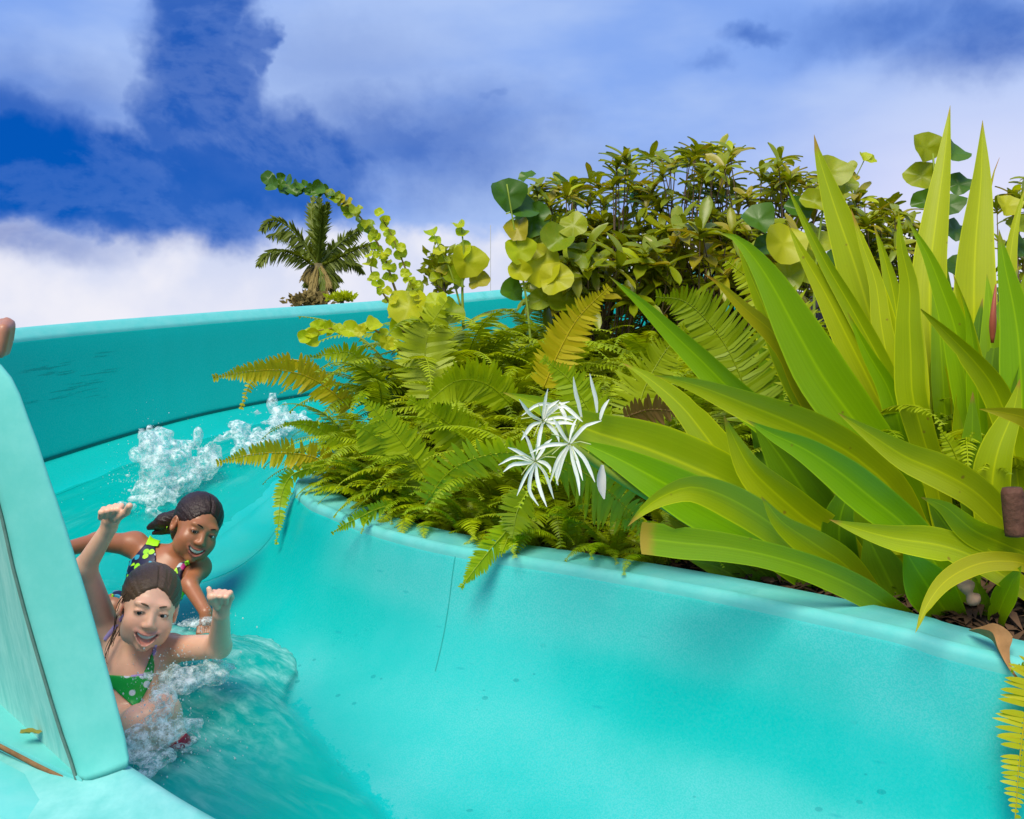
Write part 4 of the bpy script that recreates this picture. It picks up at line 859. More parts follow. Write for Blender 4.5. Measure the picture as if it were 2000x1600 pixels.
def whorl_shrub(label, base, tips, leafpx, d, seed, maxleaf=295, dspread=.35, group=None):
    """tips: rosette centres in the picture; branches run back to the base; leaves past the part limit go into one mass"""
    r = random.Random(seed); e = empty('broadleaf_shrub', base, label, 'shrub', group); bz = np.array(base)
    SV = []; SF = []; SU = []; bV = []; bF = []; cnt = 0
    tips = sorted(tips, key=lambda q: -q[3] if len(q) > 3 else 0)
    for q in tips:
        x, y = q[0], q[1]; dd = d+r.uniform(-dspread, dspread); t3 = np.array(P(x, y, dd)); mid = bz*.42+t3*.58+np.array((r.uniform(-.06,.06), r.uniform(-.06,.06), -.08))
        v, f = tube(resample([bz*.8+t3*.2-np.array((0,0,.15)), mid, t3], 7), np.linspace(.006,.0022,7), 4); bF += [tuple(i+len(bV) for i in z) for z in f]; bV += v
        nl = r.randint(6, 9); ax = Vector((t3-mid)).normalized(); ax = (ax+Vector((r.uniform(-.4,.4), r.uniform(-.5,.2), .3))).normalized(); rot = ax.to_track_quat('Z', 'Y').to_matrix()
        for k in range(nl):
            a = k*2.4+r.random(); el_ = r.uniform(-.25, .95); s = leafpx*r.uniform(.75,1.2)/F*dd
            Rm = rot @ Matrix.Rotation(a, 3, 'Z') @ Matrix.Rotation(el_, 3, 'X')
            pos = Vector(t3)-ax*(r.random()*.03)
            M4 = Matrix.Translation(pos-Vector(base)) @ Rm.to_4x4() @ Matrix.Diagonal((s, s, s, 1)); me = r.choice(obl) if r.random() < .93 else r.choice(obl_y)
            if cnt < maxleaf:
                o = bpy.data.objects.new('leaf', me); C.objects.link(o); o.parent = e; o.matrix_local = M4
            else:
                kk = len(SV); SV += [tuple(M4 @ v_.co) for v_ in me.vertices]; SF += [tuple(i+kk for i in p_.vertices) for p_ in me.polygons]; SU += [(.5,.5)]*len(me.vertices)
            cnt += 1
    link('branches', mesh('branches', bV, bF, M_bark), e)['kind'] = 'stuff'
    v, f = tube(resample([bz-np.array((0,0,.1)), bz+np.array((.02,0,.2)), bz*.75+np.array(P(sum(t_[0] for t_ in tips)/len(tips), sum(t_[1] for t_ in tips)/len(tips), d))*.25], 8), np.linspace(.03,.016,8), 8)
    link('trunk', mesh('trunk', v, f, M_bark), e)
    if SV: o = link('foliage', mesh('foliage', SV, SF, M_shrub, SU), e, world=False); o['kind'] = 'stuff'
    return e
rs_ = random.Random(8)
def region_tips(poly_top, ybot, n, x0, x1):
    out = []
    xs = [p[0] for p in poly_top]; ys = [p[1] for p in poly_top]
    for i in range(n):
        x = rs_.uniform(x0, x1); yt = np.interp(x, xs, ys); f = rs_.random()**1.15; out.append((x, yt+22+(ybot-yt)*f, 0, 1-f))
    return out
top = [(1000,370),(1060,330),(1120,345),(1180,300),(1240,290),(1300,280),(1340,262),(1400,270),(1450,280),(1520,275),(1580,310),(1640,340),(1700,360),(1760,400),(1800,430)]
def pb(px, d): x = (px-1000)/F*d; return (x, d, bedz(x, d))
whorl_shrub('bushy shrub with whorled leaves behind the dark round leaves at left', pb(1150,4.5), region_tips(top, 560, 85, 1030, 1230), 46, 4.5, 1)
whorl_shrub('bushy shrub at the highest point of the hedge in the middle', pb(1330,4.7), region_tips(top, 560, 86, 1200, 1430), 44, 4.7, 2)
whorl_shrub('bushy shrub just left of the first upright lily leaf', pb(1480,4.6), region_tips(top, 560, 82, 1380, 1610), 44, 4.6, 3)
whorl_shrub('lower bushy shrub seen between the upright lily leaves', pb(1700,4.6), region_tips(top, 580, 80, 1600, 1810), 44, 4.6, 4)
whorl_shrub('spiky shrub tuft at the right frame edge behind the lilies', pb(1990,4.4), [(rs_.uniform(1945,2060), rs_.uniform(355,560), 0, rs_.random()) for _ in range(26)], 40, 4.4, 5)
whorl_shrub('low shrub with broad brownish leaves under the hedge crown at left', pb(1180,4.3), [(rs_.uniform(1050,1330), rs_.uniform(470,600), 0, rs_.random()) for _ in range(60)], 66, 4.25, 6)
whorl_shrub('low shrub with broad leaves behind the yellow lily leaf', pb(1400,4.3), [(rs_.uniform(1280,1560), rs_.uniform(450,620), 0, rs_.random()) for _ in range(55)], 64, 4.25, 7)
# leaf sprig alone against the sky
sp = empty('shrub_shoot', P(1690,340,4.4), 'single thin shoot with a few small leaves against the sky', 'shrub')
stem(sp, [(1680,430,4.4),(1665,370,4.4),(1690,308,4.4)], .004, .002)
for i,(x,y) in enumerate([(1688,306),(1702,312),(1660,325),(1668,345)]): put_disc(sp, x, y, 4.4, 12, 'y' if i < 2 else 'g', i*1.7, .5, .2, i)
# thin mast
mk = empty('thin_mast', (P(958,560,14).x, 14, 0), 'very thin grey mast standing far off right of the palm', 'mast')
V, Fc = tube([(mk.location.x, 14, 0), (mk.location.x, 14, P(958,440,14).z)], .006, 6); link('pole', mesh('pole', V, Fc, M_post), mk)
# ------------------------------------------------------------------ palm tree
PD = 17.0; pbase = P(619,600,PD); pbase.z = 0
palm = empty('palm_tree', pbase, 'small palm with drooping fronds standing beyond the far slide wall', 'palm tree')
ptop = np.array(P(622,515,PD))
v, f = tube(resample([(pbase.x, PD, -.1), (pbase.x-.03, PD, 1.4), tuple(ptop-np.array((0,0,.3))), tuple(ptop)], 12), [.19,.17,.16,.15,.15,.14,.14,.14,.15,.17,.16,.10], 12)
link('trunk', mesh('trunk', v, f, plain('palm_trunk', (.14,.12,.06), .9, .2, .5, 12, .6)), palm)
def palm_frond(pts, w0, nl, mat, seed, dd=0.0, name='frond', hang=.5):
    r = random.Random(seed); rs = resample([tuple(np.array(P(x, y, PD+dd*i/(len(pts)-1)))) for i, (x, y) in enumerate(pts)], 30); V, Fc = tube(rs, np.linspace(.035,.008,30), 5); V = [tuple(q) for q in V]; UV = [(.5,.5)]*len(V)
    for j in range(nl):
        s = .10+.88*j/(nl-1); i = int(s*29); p = rs[i]; tg = rs[min(i+1,29)]-rs[max(i-1,0)]; tg /= np.linalg.norm(tg)
        e = math.sin(math.pi*min(1, .18+s*.80))**.6
        for sg_ in (-1, 1):
            sd = np.cross(tg, (0,1.,0.4)); sd /= np.linalg.norm(sd); dv = sd*sg_*.75+tg*.8+np.array((0, r.uniform(-.7,.7), -hang+r.uniform(-.25,.25))); dv /= np.linalg.norm(dv)
            ln = w0*e*r.uniform(.75,1.1); wv = np.cross(dv, (r.uniform(-.4,.4),1,0)); wv /= np.linalg.norm(wv); k = len(V)
            for a, wq in ((0,.6),(.4,1),(1,.05)):
                c = p+dv*ln*a+np.array((0,0,-.22*ln*a*a)); V += [tuple(c-wv*.020*wq), tuple(c+wv*.020*wq)]; UV += [(0,a),(1,a)]
            Fc += [(k,k+1,k+3,k+2),(k+2,k+3,k+5,k+4)]
    return link(name, mesh(name, V, Fc, mat, UV), palm)
fp = [([(620,520),(590,470),(560,440),(530,430),(508,452)],.30,0,.5),([(620,525),(590,502),(555,490),(525,494),(502,520)],.26,-.8,.6),([(619,515),(590,475),(556,455),(520,462)],.24,.6,.7),
      ([(622,515),(612,450),(608,410),(614,380)],.24,.5,-.5),([(622,515),(630,450),(636,415),(642,395)],.24,-.5,-.5),([(624,515),(622,440),(624,378)],.24,0,-.5),([(622,515),(617,450),(620,395)],.22,.9,-.5),([(622,515),(627,445),(632,400)],.22,-.9,-.5),
      ([(624,515),(650,488),(675,466),(708,447)],.26,.6,.4),([(624,520),(660,503),(700,485),(738,478)],.25,-.6,.5),([(624,520),(660,512),(692,515),(712,535)],.2,.9,.6)]
for i, (pp, w0, dd, hg) in enumerate(fp): palm_frond(pp, w0, 46, M_palm, i, dd, 'frond', hg)
for i, (x1, y1) in enumerate([(596,560),(606,575),(616,570),(632,572),(645,560),(655,575),(668,548),(590,545),(640,585),(660,560)]):
    o = palm_frond([(621,515),((621+x1)/2,515+(y1-515)*.35),(x1,y1)], .22, 18, M_palmdead if i % 3 else M_palm, 40+i, random.Random(i).uniform(-.6,.6), 'dead_frond', .9)
tg_ = empty('dry_tuft', P(605,592,PD-1), 'dry tan tuft of grass at the foot of the palm', 'grass tuft')
tg_.location.z = 0
def far_bush(name, label, px, py, d, rx, ry, mat, n, seed, cat='bush', lsz=.07):
    e = empty(name, (P(px,py,d).x, d, 0), label, cat); V = []; Fc = []; UV = []; r = random.Random(seed); c = np.array(P(px,py,d))
    for _ in range(n):
        u = np.array([r.gauss(0,.45) for _ in range(3)]); p = c+u*np.array((rx/F*d, rx/F*d, ry/F*d)); dv = np.array([r.uniform(-1,1), r.uniform(-1,1), r.uniform(-.2,1)]); dv /= np.linalg.norm(dv); wv = np.cross(dv, (.3,1,.2)); wv /= np.linalg.norm(wv); k = len(V); s = lsz*r.uniform(.6,1.3)
        V += [tuple(p), tuple(p+dv*s*.5-wv*s*.22), tuple(p+dv*s*.5+wv*s*.22), tuple(p+dv*s)]; UV += [(.5,0),(0,.5),(1,.5),(.5,1)]; Fc.append((k,k+1,k+3,k+2))
    o = link('crown', mesh('crown', V, Fc, mat, UV), e)
    v, f = tube([(c[0],c[1],-.05),(c[0]+.02,c[1],c[2]*.6),tuple(c)], [.06,.05,.03], 7); link('trunk', mesh('trunk', v, f, M_bark), e)
    return e
bpy.data.objects.remove(tg_)
far_bush('dry_bush', 'dry tan bush top showing above the far rim at the foot of the palm', 604, 588, 15.5, 30, 10, M_palmdead, 900, 3, 'bush', .12)
far_bush('low_bush', 'flat green bush top showing above the far rim right of the palm', 668, 583, 15.0, 22, 5, M_grape_y, 500, 4, 'bush', .10)
far_bush('young_tree', 'dark leafy sapling standing behind the curled yellow leaves', 862, 530, 9.0, 26, 42, M_shrub, 420, 5, 'tree', .10)
# ------------------------------------------------------------------ implicit surface modelling for people and foam
class Field:
    def __init__(s, lo, hi, h):
        s.lo = np.array(lo, float); s.h = h; s.n = np.ceil((np.array(hi)-s.lo)/h).astype(int)+1; s.V = np.full(s.n, .06, np.float32)
    def box(s, lo, hi):
        a = np.clip(np.floor((lo-s.lo)/s.h).astype(int), 0, s.n); b = np.clip(np.ceil((hi-s.lo)/s.h).astype(int)+1, 0, s.n)
        if (b <= a).any(): return None, None
        g = np.stack(np.meshgrid(*[s.lo[i]+np.arange(a[i], b[i])*s.h for i in range(3)], indexing='ij'), -1).astype(np.float32)
        return tuple(slice(a[i], b[i]) for i in range(3)), g
    def comb(s, sl, d, k, sub=False):
        v = s.V[sl]
        if sub:
            d = -d; hh = np.clip(.5+.5*(d-v)/k, 0, 1); s.V[sl] = v*(1-hh)+d*hh+k*hh*(1-hh)
        else:
            hh = np.clip(.5+.5*(v-d)/k, 0, 1); s.V[sl] = v*(1-hh)+d*hh-k*hh*(1-hh)
    def cap(s, a, b, ra, rb, k=.012, sub=False):
        a = np.array(a, float); b = np.array(b, float); m = max(ra, rb)+k+.02
        sl, g = s.box(np.minimum(a, b)-m, np.maximum(a, b)+m)
        if sl is None: return
        ab = b-a; t = np.clip(((g-a)@ab)/max(ab@ab, 1e-9), 0, 1); d = np.linalg.norm(g-a-t[...,None]*ab, axis=-1)-(ra+(rb-ra)*t); s.comb(sl, d, k, sub)
    def ell(s, c, r, Rm=None, k=.012, sub=False):
        c = np.array(c, float); r = np.array(r, float); m = r.max()+k+.02; sl, g = s.box(c-m, c+m)
        if sl is None: return
        q = g-c
        if Rm is not None: q = q@Rm
        l0 = np.linalg.norm(q/r, axis=-1); l1 = np.linalg.norm(q/(r*r), axis=-1); d = l0*(l0-1)/np.maximum(l1, 1e-6); d = np.where(l0 < 1e-3, -r.min(), d); s.comb(sl, d, k, sub)
    def surf(s, V=None):
        V = s.V if V is None else V; V = V.copy(); V[0] = V[-1] = .06; V[:,0] = V[:,-1] = .06; V[:,:,0] = V[:,:,-1] = .06
        ins = V < 0; n = s.n-1
        cs = [(i,j,k) for i in (0,1) for j in (0,1) for k in (0,1)]
        cnt = sum(ins[i:n[0]+i, j:n[1]+j, k:n[2]+k].astype(np.int8) for i,j,k in cs); act = np.argwhere((cnt > 0) & (cnt < 8))
        idx = np.full(n, -1, np.int64); idx[tuple(act.T)] = np.arange(len(act)); acc = np.zeros((len(act),3)); num = np.zeros(len(act))
        for a in range(8):
            for b in range(a+1, 8):
                ca, cb = np.array(cs[a]), np.array(cs[b])
                if abs(ca-cb).sum() != 1: continue
                va = V[tuple((act+ca).T)]; vb = V[tuple((act+cb).T)]; mk_ = (va < 0) != (vb < 0); t = np.where(mk_, va/np.where(mk_, va-vb, 1), 0)
                acc += np.where(mk_[:,None], ca+(cb-ca)*t[:,None], 0); num += mk_
        P_ = s.lo+(act+acc/num[:,None])*s.h; quads = []
        for ax in range(3):
            u, w_ = (ax+1) % 3, (ax+2) % 3; sa = [slice(None)]*3; sb = [slice(None)]*3; sa[ax] = slice(0,-1); sb[ax] = slice(1,None)
            ch = np.argwhere(ins[tuple(sa)] != ins[tuple(sb)]); ok = (ch[:,u] > 0) & (ch[:,w_] > 0) & (ch[:,u] < n[u]) & (ch[:,w_] < n[w_]); ch = ch[ok]
            e = np.eye(3, dtype=int); c0 = idx[tuple((ch-e[u]-e[w_]).T)]; c1 = idx[tuple((ch-e[w_]).T)]; c2 = idx[tuple(ch.T)]; c3 = idx[tuple((ch-e[u]).T)]
            fl_ = ins[tuple(ch.T)]; q = np.stack([c0,c1,c2,c3],1); q[~fl_] = q[~fl_][:, ::-1]; quads.append(q)
        return P_, np.concatenate(quads)
def fast_mesh(name, Pv, Q, mat, col=None):
    me = bpy.data.meshes.new(name); me.vertices.add(len(Pv)); me.vertices.foreach_set('co', np.asarray(Pv, np.float32).ravel())
    me.loops.add(len(Q)*4); me.loops.foreach_set('vertex_index', Q.astype(np.int32).ravel()); me.polygons.add(len(Q)); me.polygons.foreach_set('loop_start', np.arange(0, len(Q)*4, 4, dtype=np.int32)); me.polygons.foreach_set('loop_total', np.full(len(Q), 4, np.int32))
    me.materials.append(mat); me.update(calc_edges=True); me.polygons.foreach_set('use_smooth', [True]*len(Q))
    if col is not None:
        ca = me.color_attributes.new('Col', 'FLOAT_COLOR', 'POINT'); ca.data.foreach_set('color', np.asarray(col, np.float32).ravel())
    me.validate(); return me
m, t, b = new_mat('wet_skin'); at = t.n.new('ShaderNodeAttribute'); at.attribute_name = 'Col'; ob = t.tc('Object'); n1 = t.noise(ob, 60, 5, .6); n2 = t.noise(ob, 9, 4, .5)
t.put(b.inputs['Base Color'], t.mix(t.ss(n1, .3, .7, 0, .18), t.mix(t.ss(n2, .35, .7, 0, .22), at.outputs[0], t.mix(1.0, at.outputs[0], (1.25,.75,.6), 'MULTIPLY')), t.mix(1.0, at.outputs[0], (.78,.70,.64), 'MULTIPLY')))
b.inputs['Roughness'].default_value = .38; b.inputs['Subsurface Weight'].default_value = .12; b.inputs['Subsurface Radius'].default_value = (.01,.004,.002); b.inputs['Subsurface Scale'].default_value = .5
t.l.new(t.bump(n1, .15, .002), b.inputs['Normal']); M_skin = m
def hairmat(name, c1, c2):
    m, t, b = new_mat(name); ob = t.tc('Object'); n = t.noise(t.mapv(ob, (40,160,40), (0,0,0), (.4,.5,.3)), 1.6, 5, .7, .6)
    t.put(b.inputs['Base Color'], t.mix(n, c1, c2)); b.inputs['Roughness'].default_value = .38; t.l.new(t.bump(n, .9, .004), b.inputs['Normal']); return m
M_hair1 = hairmat('brown_hair', (.035,.018,.010), (.17,.09,.045)); M_hair2 = hairmat('dark_hair', (.006,.003,.002), (.040,.010,.006))
m, t, b = new_mat('floral_fabric'); ob = t.tc('Object'); vv = t.vor(t.mapv(ob, (1,1,1)), 58, 'F1', 1.0); hue = t.sep(vv[1])[0]
pc = t.ramp(hue, [(0,(.005,.006,.04)),(.30,(.01,.01,.08)),(.34,(.28,.75,.01)),(.50,(.40,.80,.02)),(.54,(.55,.01,.20)),(.68,(.30,.02,.45)),(.72,(.02,.30,.45)),(.82,(.55,.65,.75)),(.86,(.01,.01,.03))])
t.nt.nodes[-1].color_ramp.interpolation = 'CONSTANT' if hasattr(t.nt.nodes[-1], 'color_ramp') else None
t.put(b.inputs['Base Color'], t.mix(t.ss(vv[0], .55, .75), pc, (.006,.006,.03))); b.inputs['Roughness'].default_value = .45; M_floral = m
m, t, b = new_mat('polka_fabric'); ob = t.tc('Object'); vv = t.vor(ob, 27, 'F1', .7)
t.put(b.inputs['Base Color'], t.mix(t.ss(vv[0], .30, .24), (.01,.36,.05), (.62,.70,.80))); b.inputs['Roughness'].default_value = .4; M_polka = m
M_lime = plain('lime_fabric', (.36,.80,.01), .5, .3, .15, 30); M_lav = plain('lavender_fabric', (.50,.36,.72), .5, .3, .1); M_red = plain('red_print_fabric', (.45,.03,.06), .5, .3, .6, 90)
M_eye = plain('eye_white', (.62,.60,.58), .15, .6, .05); M_iris = plain('dark_iris', (.015,.008,.005), .1, .6, .1); M_teeth = plain('teeth', (.74,.72,.66), .25, .5, .05); M_mouth = plain('mouth_inside', (.06,.008,.008), .4, .3, .2); M_brow1 = plain('brown_brow', (.16,.09,.05), .7, .2, .2); M_brow2 = plain('black_brow', (.012,.007,.005), .7, .2, .2)
M_nail = plain('wet_nail', (.75,.55,.50), .2, .6, .1)
def basis(yaw, pitch, roll):
    """head frame: columns = her left (x), forward (y), up (z). yaw>0 turns the face to picture right, pitch>0 looks up, roll>0 tips the crown to picture right"""
    Rm = Matrix.Rotation(roll, 3, 'Y') @ Matrix.Rotation(math.pi+yaw, 3, 'Z') @ Matrix.Rotation(pitch, 3, 'X')
    return np.array(Rm)
class Person:
    def __init__(s, lo, hi, h): s.f = Field(lo, hi, h)
    def head(s, c, Rm, sc=1.0, mouth=1.0, squint=.004):
        s.c = np.array(c, float); s.R = Rm; s.sc = sc; f = s.f
        W_ = lambda x, y, z: s.c+Rm@(np.array((x,y,z))*sc); s.W = W_
        E = lambda x, y, z, r, k=.012, sub=False: f.ell(W_(x,y,z), np.array(r)*sc, Rm, k*sc, sub)
        E(0,-.014,.032,(.073,.090,.077),.01); E(0,.028,-.012,(.061,.060,.072),.02); E(0,.032,-.060,(.050,.048,.040),.02); E(0,.064,-.088,(.018,.016,.015),.014)
        for q in (-1,1):
            E(q*.036,.058,-.030,(.026,.024,.025),.022); E(q*.038,.032,-.058,(.021,.030,.028),.026)
            E(q*.074,-.006,-.008,(.009,.019,.029),.004); E(q*.078,-.002,-.006,(.004,.010,.018),.004,True)
            E(q*.026,.074,.028,(.022,.012,.010),.016)                     # brow ridge
            E(q*.031,.088,.006,(.018,.009,.008),.007,True)                # socket
            E(q*.030,.0745,.006,(.0165,.0120,.0125),.004)                   # lids over the eye
            E(q*.031,.0880,.0045,(.0155,.0070,squint),.002,True)           # open slit
            E(q*.011,.090,-.027,(.0080,.008,.0065),.005)
        f.cap(W_(0,.082,.012), W_(0,.095,-.022), .0065*sc, .0108*sc, .010*sc)
        # smiling mouth: lips as a chain, then the opening
        def mc(x, z0, cv): return (x, .087-5.5*x*x, z0+cv*x*x)
        xs = np.linspace(-.031,.031,11)
        for a, b_ in zip(xs, xs[1:]):
            f.cap(W_(*mc(a,-.053,13)), W_(*mc(b_,-.053,13)), .0036*sc, .0036*sc, .006*sc)
            f.cap(W_(*mc(a,-.053-.020*mouth,21*mouth+9)), W_(*mc(b_,-.053-.020*mouth,21*mouth+9)), .0040*sc, .0040*sc, .006*sc)
        for a in np.linspace(-.026,.026,12):
            hh = .0095*mouth*(1-(a/.030)**2)+.0008; E(*[a, .092-5.5*a*a, -.053-.0100*mouth+(17+5*mouth)*a*a], (.004,.016,hh), .002, True)
    def done(s, parent, base, lips=(.50,.17,.14), cheek=(.55,.17,.11), extra=None):
        Pv, Q = s.f.surf(); col = np.tile(np.array((*base,1.)), (len(Pv),1)); L_ = ((Pv-s.c)@s.R)/s.sc
        def blend(wt, c): col[:,:3] = col[:,:3]*(1-wt[:,None])+np.array(c)*wt[:,None]
        mz = L_[:,2]-(-.063+18*L_[:,0]**2); r_ = np.sqrt((L_[:,0]/.034)**2+(mz/.018)**2); fr = L_[:,1] > .05
        for q in (-1,1): blend(np.clip(1-np.linalg.norm(L_-np.array((q*.036,.075,-.028)), axis=1)/.034, 0, 1)*.45, cheek)
        blend(np.clip(1-np.linalg.norm(L_-np.array((0,.105,-.026)), axis=1)/.02, 0, 1)*.35, cheek)
        blend(np.where(fr, np.clip((1.12-r_)/.3, 0, 1), 0)*.8, lips)
        for q in (-1,1):    # lash line
            e = np.sqrt(((L_[:,0]-q*.031)/.016)**2+((L_[:,2]-.005)/.0052)**2); blend(np.where(L_[:,1] > .07, np.clip((1.15-e)/.3, 0, 1), 0)*.75, tuple(x*.16 for x in base))
        if extra: extra(Pv, col, blend)
        link('body', fast_mesh('body', Pv, Q, M_skin, col), parent); s.face(parent)
    def face(s, parent):
        def sphere(c, r, mat, name, fw=1, lab=None):
            V = []; Fc = []; n = 12; m_ = 8
            for i in range(m_+1):
                th = math.pi*i/m_
                for k in range(n): ph = 2*math.pi*k/n; V.append(s.W(*(np.array(c)+np.array((r[0]*math.sin(th)*math.cos(ph), r[1]*math.cos(th), r[2]*math.sin(th)*math.sin(ph))))))
            Fc = [(i*n+k, i*n+(k+1)%n, (i+1)*n+(k+1)%n, (i+1)*n+k) for i in range(m_) for k in range(n)]
            return link(name, mesh(name, V, Fc, mat), parent)
        for q in (-1,1):
            ey = sphere((q*.031,.0735,.005), (.0140,.0118,.0118), M_eye, 'eye'); ir = sphere((q*.030+.0015,.0790,.0045), (.0088,.0072,.0084), M_iris, 'iris'); ir.parent = ey; ir.location = (0,0,0)
            V = []; 
            path = [s.W(q*(.014+.032*t), .0895-.016*t*t, .0245+.007*math.sin(t*2.3+.25)-.003*t) for t in np.linspace(0,1,8)]
            v, f = tube(path, np.array([.0016,.0022,.0024,.0023,.0020,.0017,.0012,.0005])*s.sc, 6); link('eyebrow', mesh('eyebrow', v, f, s.brow), parent)
        sphere((0,.062,-.062), (.026,.014,.016), M_mouth, 'mouth')
        V = []; xs = np.linspace(-.024,.024,13)
        for x in xs:
            y = .0860-7*x*x; z = -.0535+15*x*x; V += [s.W(x,y,z), s.W(x,y+.0006,z-.0090*(1-.25*(x/.02)**2)), s.W(x,y-.004,z-.0075)]
        Fc = [(3*i+k,3*i+k+1,3*i+k+4,3*i+k+3) for i in range(12) for k in range(2)]
        link('teeth', mesh('teeth', V, Fc, M_teeth), parent)
    def fist(s, wrist, up, across, palm, sc=1.0, thumb=1, curl=1.0, k=.004):
        """up: wrist to knuckles, across: towards the thumb side, palm: direction the palm faces"""
        u, a, p = [np.array(v, float)/np.linalg.norm(v) for v in (up, across, palm)]; w_ = np.array(wrist, float); f = s.f
        X = lambda i, j, l: w_+(u*i+a*j+p*l)*sc
        f.cap(X(0,0,0), X(.03,.0,0), .017*sc, .021*sc, .012); 
        for j in (-.020,-.007,.007,.020): f.cap(X(.022,j*.6,0), X(.058,j,-.002), .012*sc, .0105*sc, .006)
        for n_, j in enumerate((-.023,-.0085,.0065,.021)):
            l1 = (.026,.031,.033,.030)[n_]
            kn = X(.060,j,-.004); m1 = X(.060+l1*.80,j*1.02,l1*.50*curl); m2 = X(.060+l1*.55,j*1.0,l1*.50+.020); m3 = X(.050,j*.98,.030)
            f.cap(kn, m1, .0090*sc, .0080*sc, k); f.cap(m1, m2, .0080*sc, .0074*sc, k); f.cap(m2, m3, .0074*sc, .0066*sc, k)
        return X
def clothing(parent, person, region, off, mat, name, label=None):
    """cloth that follows the body: the body surface pushed out by off, kept inside region(points)->signed distance"""
    f = person.f; lo, hi, fn = region; sl, g = f.box(np.array(lo, float), np.array(hi, float))
    V = np.full(f.n, .06, np.float32); V[sl] = np.maximum(f.V[sl]-off, fn(g)); Pv, Q = f.surf(V)
    o = link(name, fast_mesh(name, Pv, Q, mat), parent)
    if label: o['label'] = label
    return o
def hp(p, n, c): n = np.array(n, float); n /= np.linalg.norm(n); return (p-np.array(c))@n
def polyd(g, poly):
    """signed distance to an outline on the cloth pattern, seen from the front and laid on the body"""
    x = 1000+F*g[...,0]/g[...,1]; y = YH-F*(g[...,2]-CAMZ)/g[...,1]; d = np.full(x.shape, 1e9); inside = np.zeros(x.shape, bool); n = len(poly)
    for i in range(n):
        (ax_, ay), (bx_, by) = poly[i], poly[(i+1) % n]; ex, ey = bx_-ax_, by-ay; t = np.clip(((x-ax_)*ex+(y-ay)*ey)/(ex*ex+ey*ey), 0, 1)
        d = np.minimum(d, np.hypot(x-ax_-t*ex, y-ay-t*ey)); c = ((ay > y) != (by > y)) & (x < (bx_-ax_)*(y-ay)/((by-ay) or 1e-9)+ax_); inside ^= c
    return np.where(inside, -d, d)/F*g[...,1]
def on_body(person, px, py, d0, d1, out=.003):
    f = person.f
    for d in np.arange(d0, d1, .002):
        p = np.array(P(px, py, d)); i = np.round((p-f.lo)/f.h).astype(int)
        if (i >= 0).all() and (i < f.n).all() and f.V[tuple(i)] < -out*0: return np.array(P(px, py, d-out-.002))
    return np.array(P(px, py, (d0+d1)/2))
def ribbon(parent, person, pts, d0, d1, w_, mat, name):
    path = resample([on_body(person, x, y, d0, d1) for x, y in resample([(x, y, 0) for x, y in pts], 7)[:, :2]], 12); V = []
    for i, p in enumerate(path):
        tg = path[min(i+1,11)]-path[max(i-1,0)]; tg /= np.linalg.norm(tg); sd = np.cross(tg, (0,1,0)); sd /= np.linalg.norm(sd)
        for a, b_ in ((-1,.003),(-.6,-.001),(.6,-.001),(1,.003)): V.append(p+sd*w_*a*.5+np.array((0,b_,0)))
    link(name, mesh(name, V, [(i*4+k,i*4+k+1,i*4+k+5,i*4+k+4) for i in range(11) for k in range(3)], mat), parent)
def capd(g, a, b, r):
    a = np.array(a, float); b = np.array(b, float); ab = b-a; t = np.clip(((g-a)@ab)/(ab@ab), 0, 1); return np.linalg.norm(g-a-t[...,None]*ab, axis=-1)-r
def hair(parent, s, mat, extra=(), name='hair', h=.0032, hl=(.0,.122,-.004,.070,.086,.096)):
    c, Rm, sc = s.c, s.R, s.sc; f = Field(c-.26, c+.26, h); W_ = s.W
    f.ell(W_(0,-.018,.036), np.array((.079,.097,.082))*sc, Rm, .01); f.ell(W_(0,-.055,-.02), np.array((.062,.05,.07))*sc, Rm, .02)
    f.ell(W_(0,hl[1],hl[2]), np.array(hl[3:6])*sc, Rm, .006, True)
    for q in (-1,1): f.ell(W_(q*.085,.030,-.050), np.array((.038,.066,.066))*sc, Rm, .006, True)
    for a, b_, ra, rb in extra: f.cap(a, b_, ra, rb, .012)
    # side partings and strands: ripple the surface a little along the skull
    g = np.stack(np.meshgrid(*[f.lo[i]+np.arange(f.n[i])*f.h for i in range(3)], indexing='ij'), -1); l = (g-c)@Rm/sc
    ang = np.arctan2(l[...,0], l[...,2]+.02); f.V += (.0006*np.sin(ang*34+l[...,1]*60)+.0005*np.sin(ang*71+2)-.003*np.exp(-(l[...,0]/.004)**2)*(l[...,1] > .0)*-1).astype(np.float32)*(f.V < .03)
    Pv, Q = f.surf(); link(name, fast_mesh(name, Pv, Q, mat), parent)
# --------------------------- front girl
d0 = 2.6
g1 = empty('person', P(262,1440,2.5), 'laughing girl in a green polka dot bikini top with both arms raised, in front', 'person')
A = Person((-1.20,2.12,CAMZ-1.12), (-.66,3.0,CAMZ-.28), .0032); A.brow = M_brow1
hc = np.array(P(291,1186,d0)); Rh = basis(R(24), R(3), R(15)); A.head(hc, Rh, .95, 1.30, .0025); f = A.f
nb_ = np.array(P(268,1270,2.655)); f.cap(A.W(0,-.022,-.07), nb_, .032, .036, .02)
shR = np.array(P(208,1225,2.68)); shL = np.array(P(333,1268,2.66)); ch = np.array(P(262,1320,2.64)); wa = np.array(P(252,1395,2.60)); pe = np.array(P(258,1450,2.52))
f.cap(shR, nb_+np.array((0,0,-.02)), .034, .042, .03); f.cap(shL, nb_+np.array((0,0,-.02)), .034, .042, .03)
ax = shL-shR; ax /= np.linalg.norm(ax); upv = nb_-pe; upv /= np.linalg.norm(upv); fw = np.cross(ax, upv); fw /= np.linalg.norm(fw); fw = fw if fw[1] < 0 else -fw; upv = np.cross(ax, fw); upv = upv if upv[2] > 0 else -upv
Rt = np.stack([ax, fw, upv], 1)
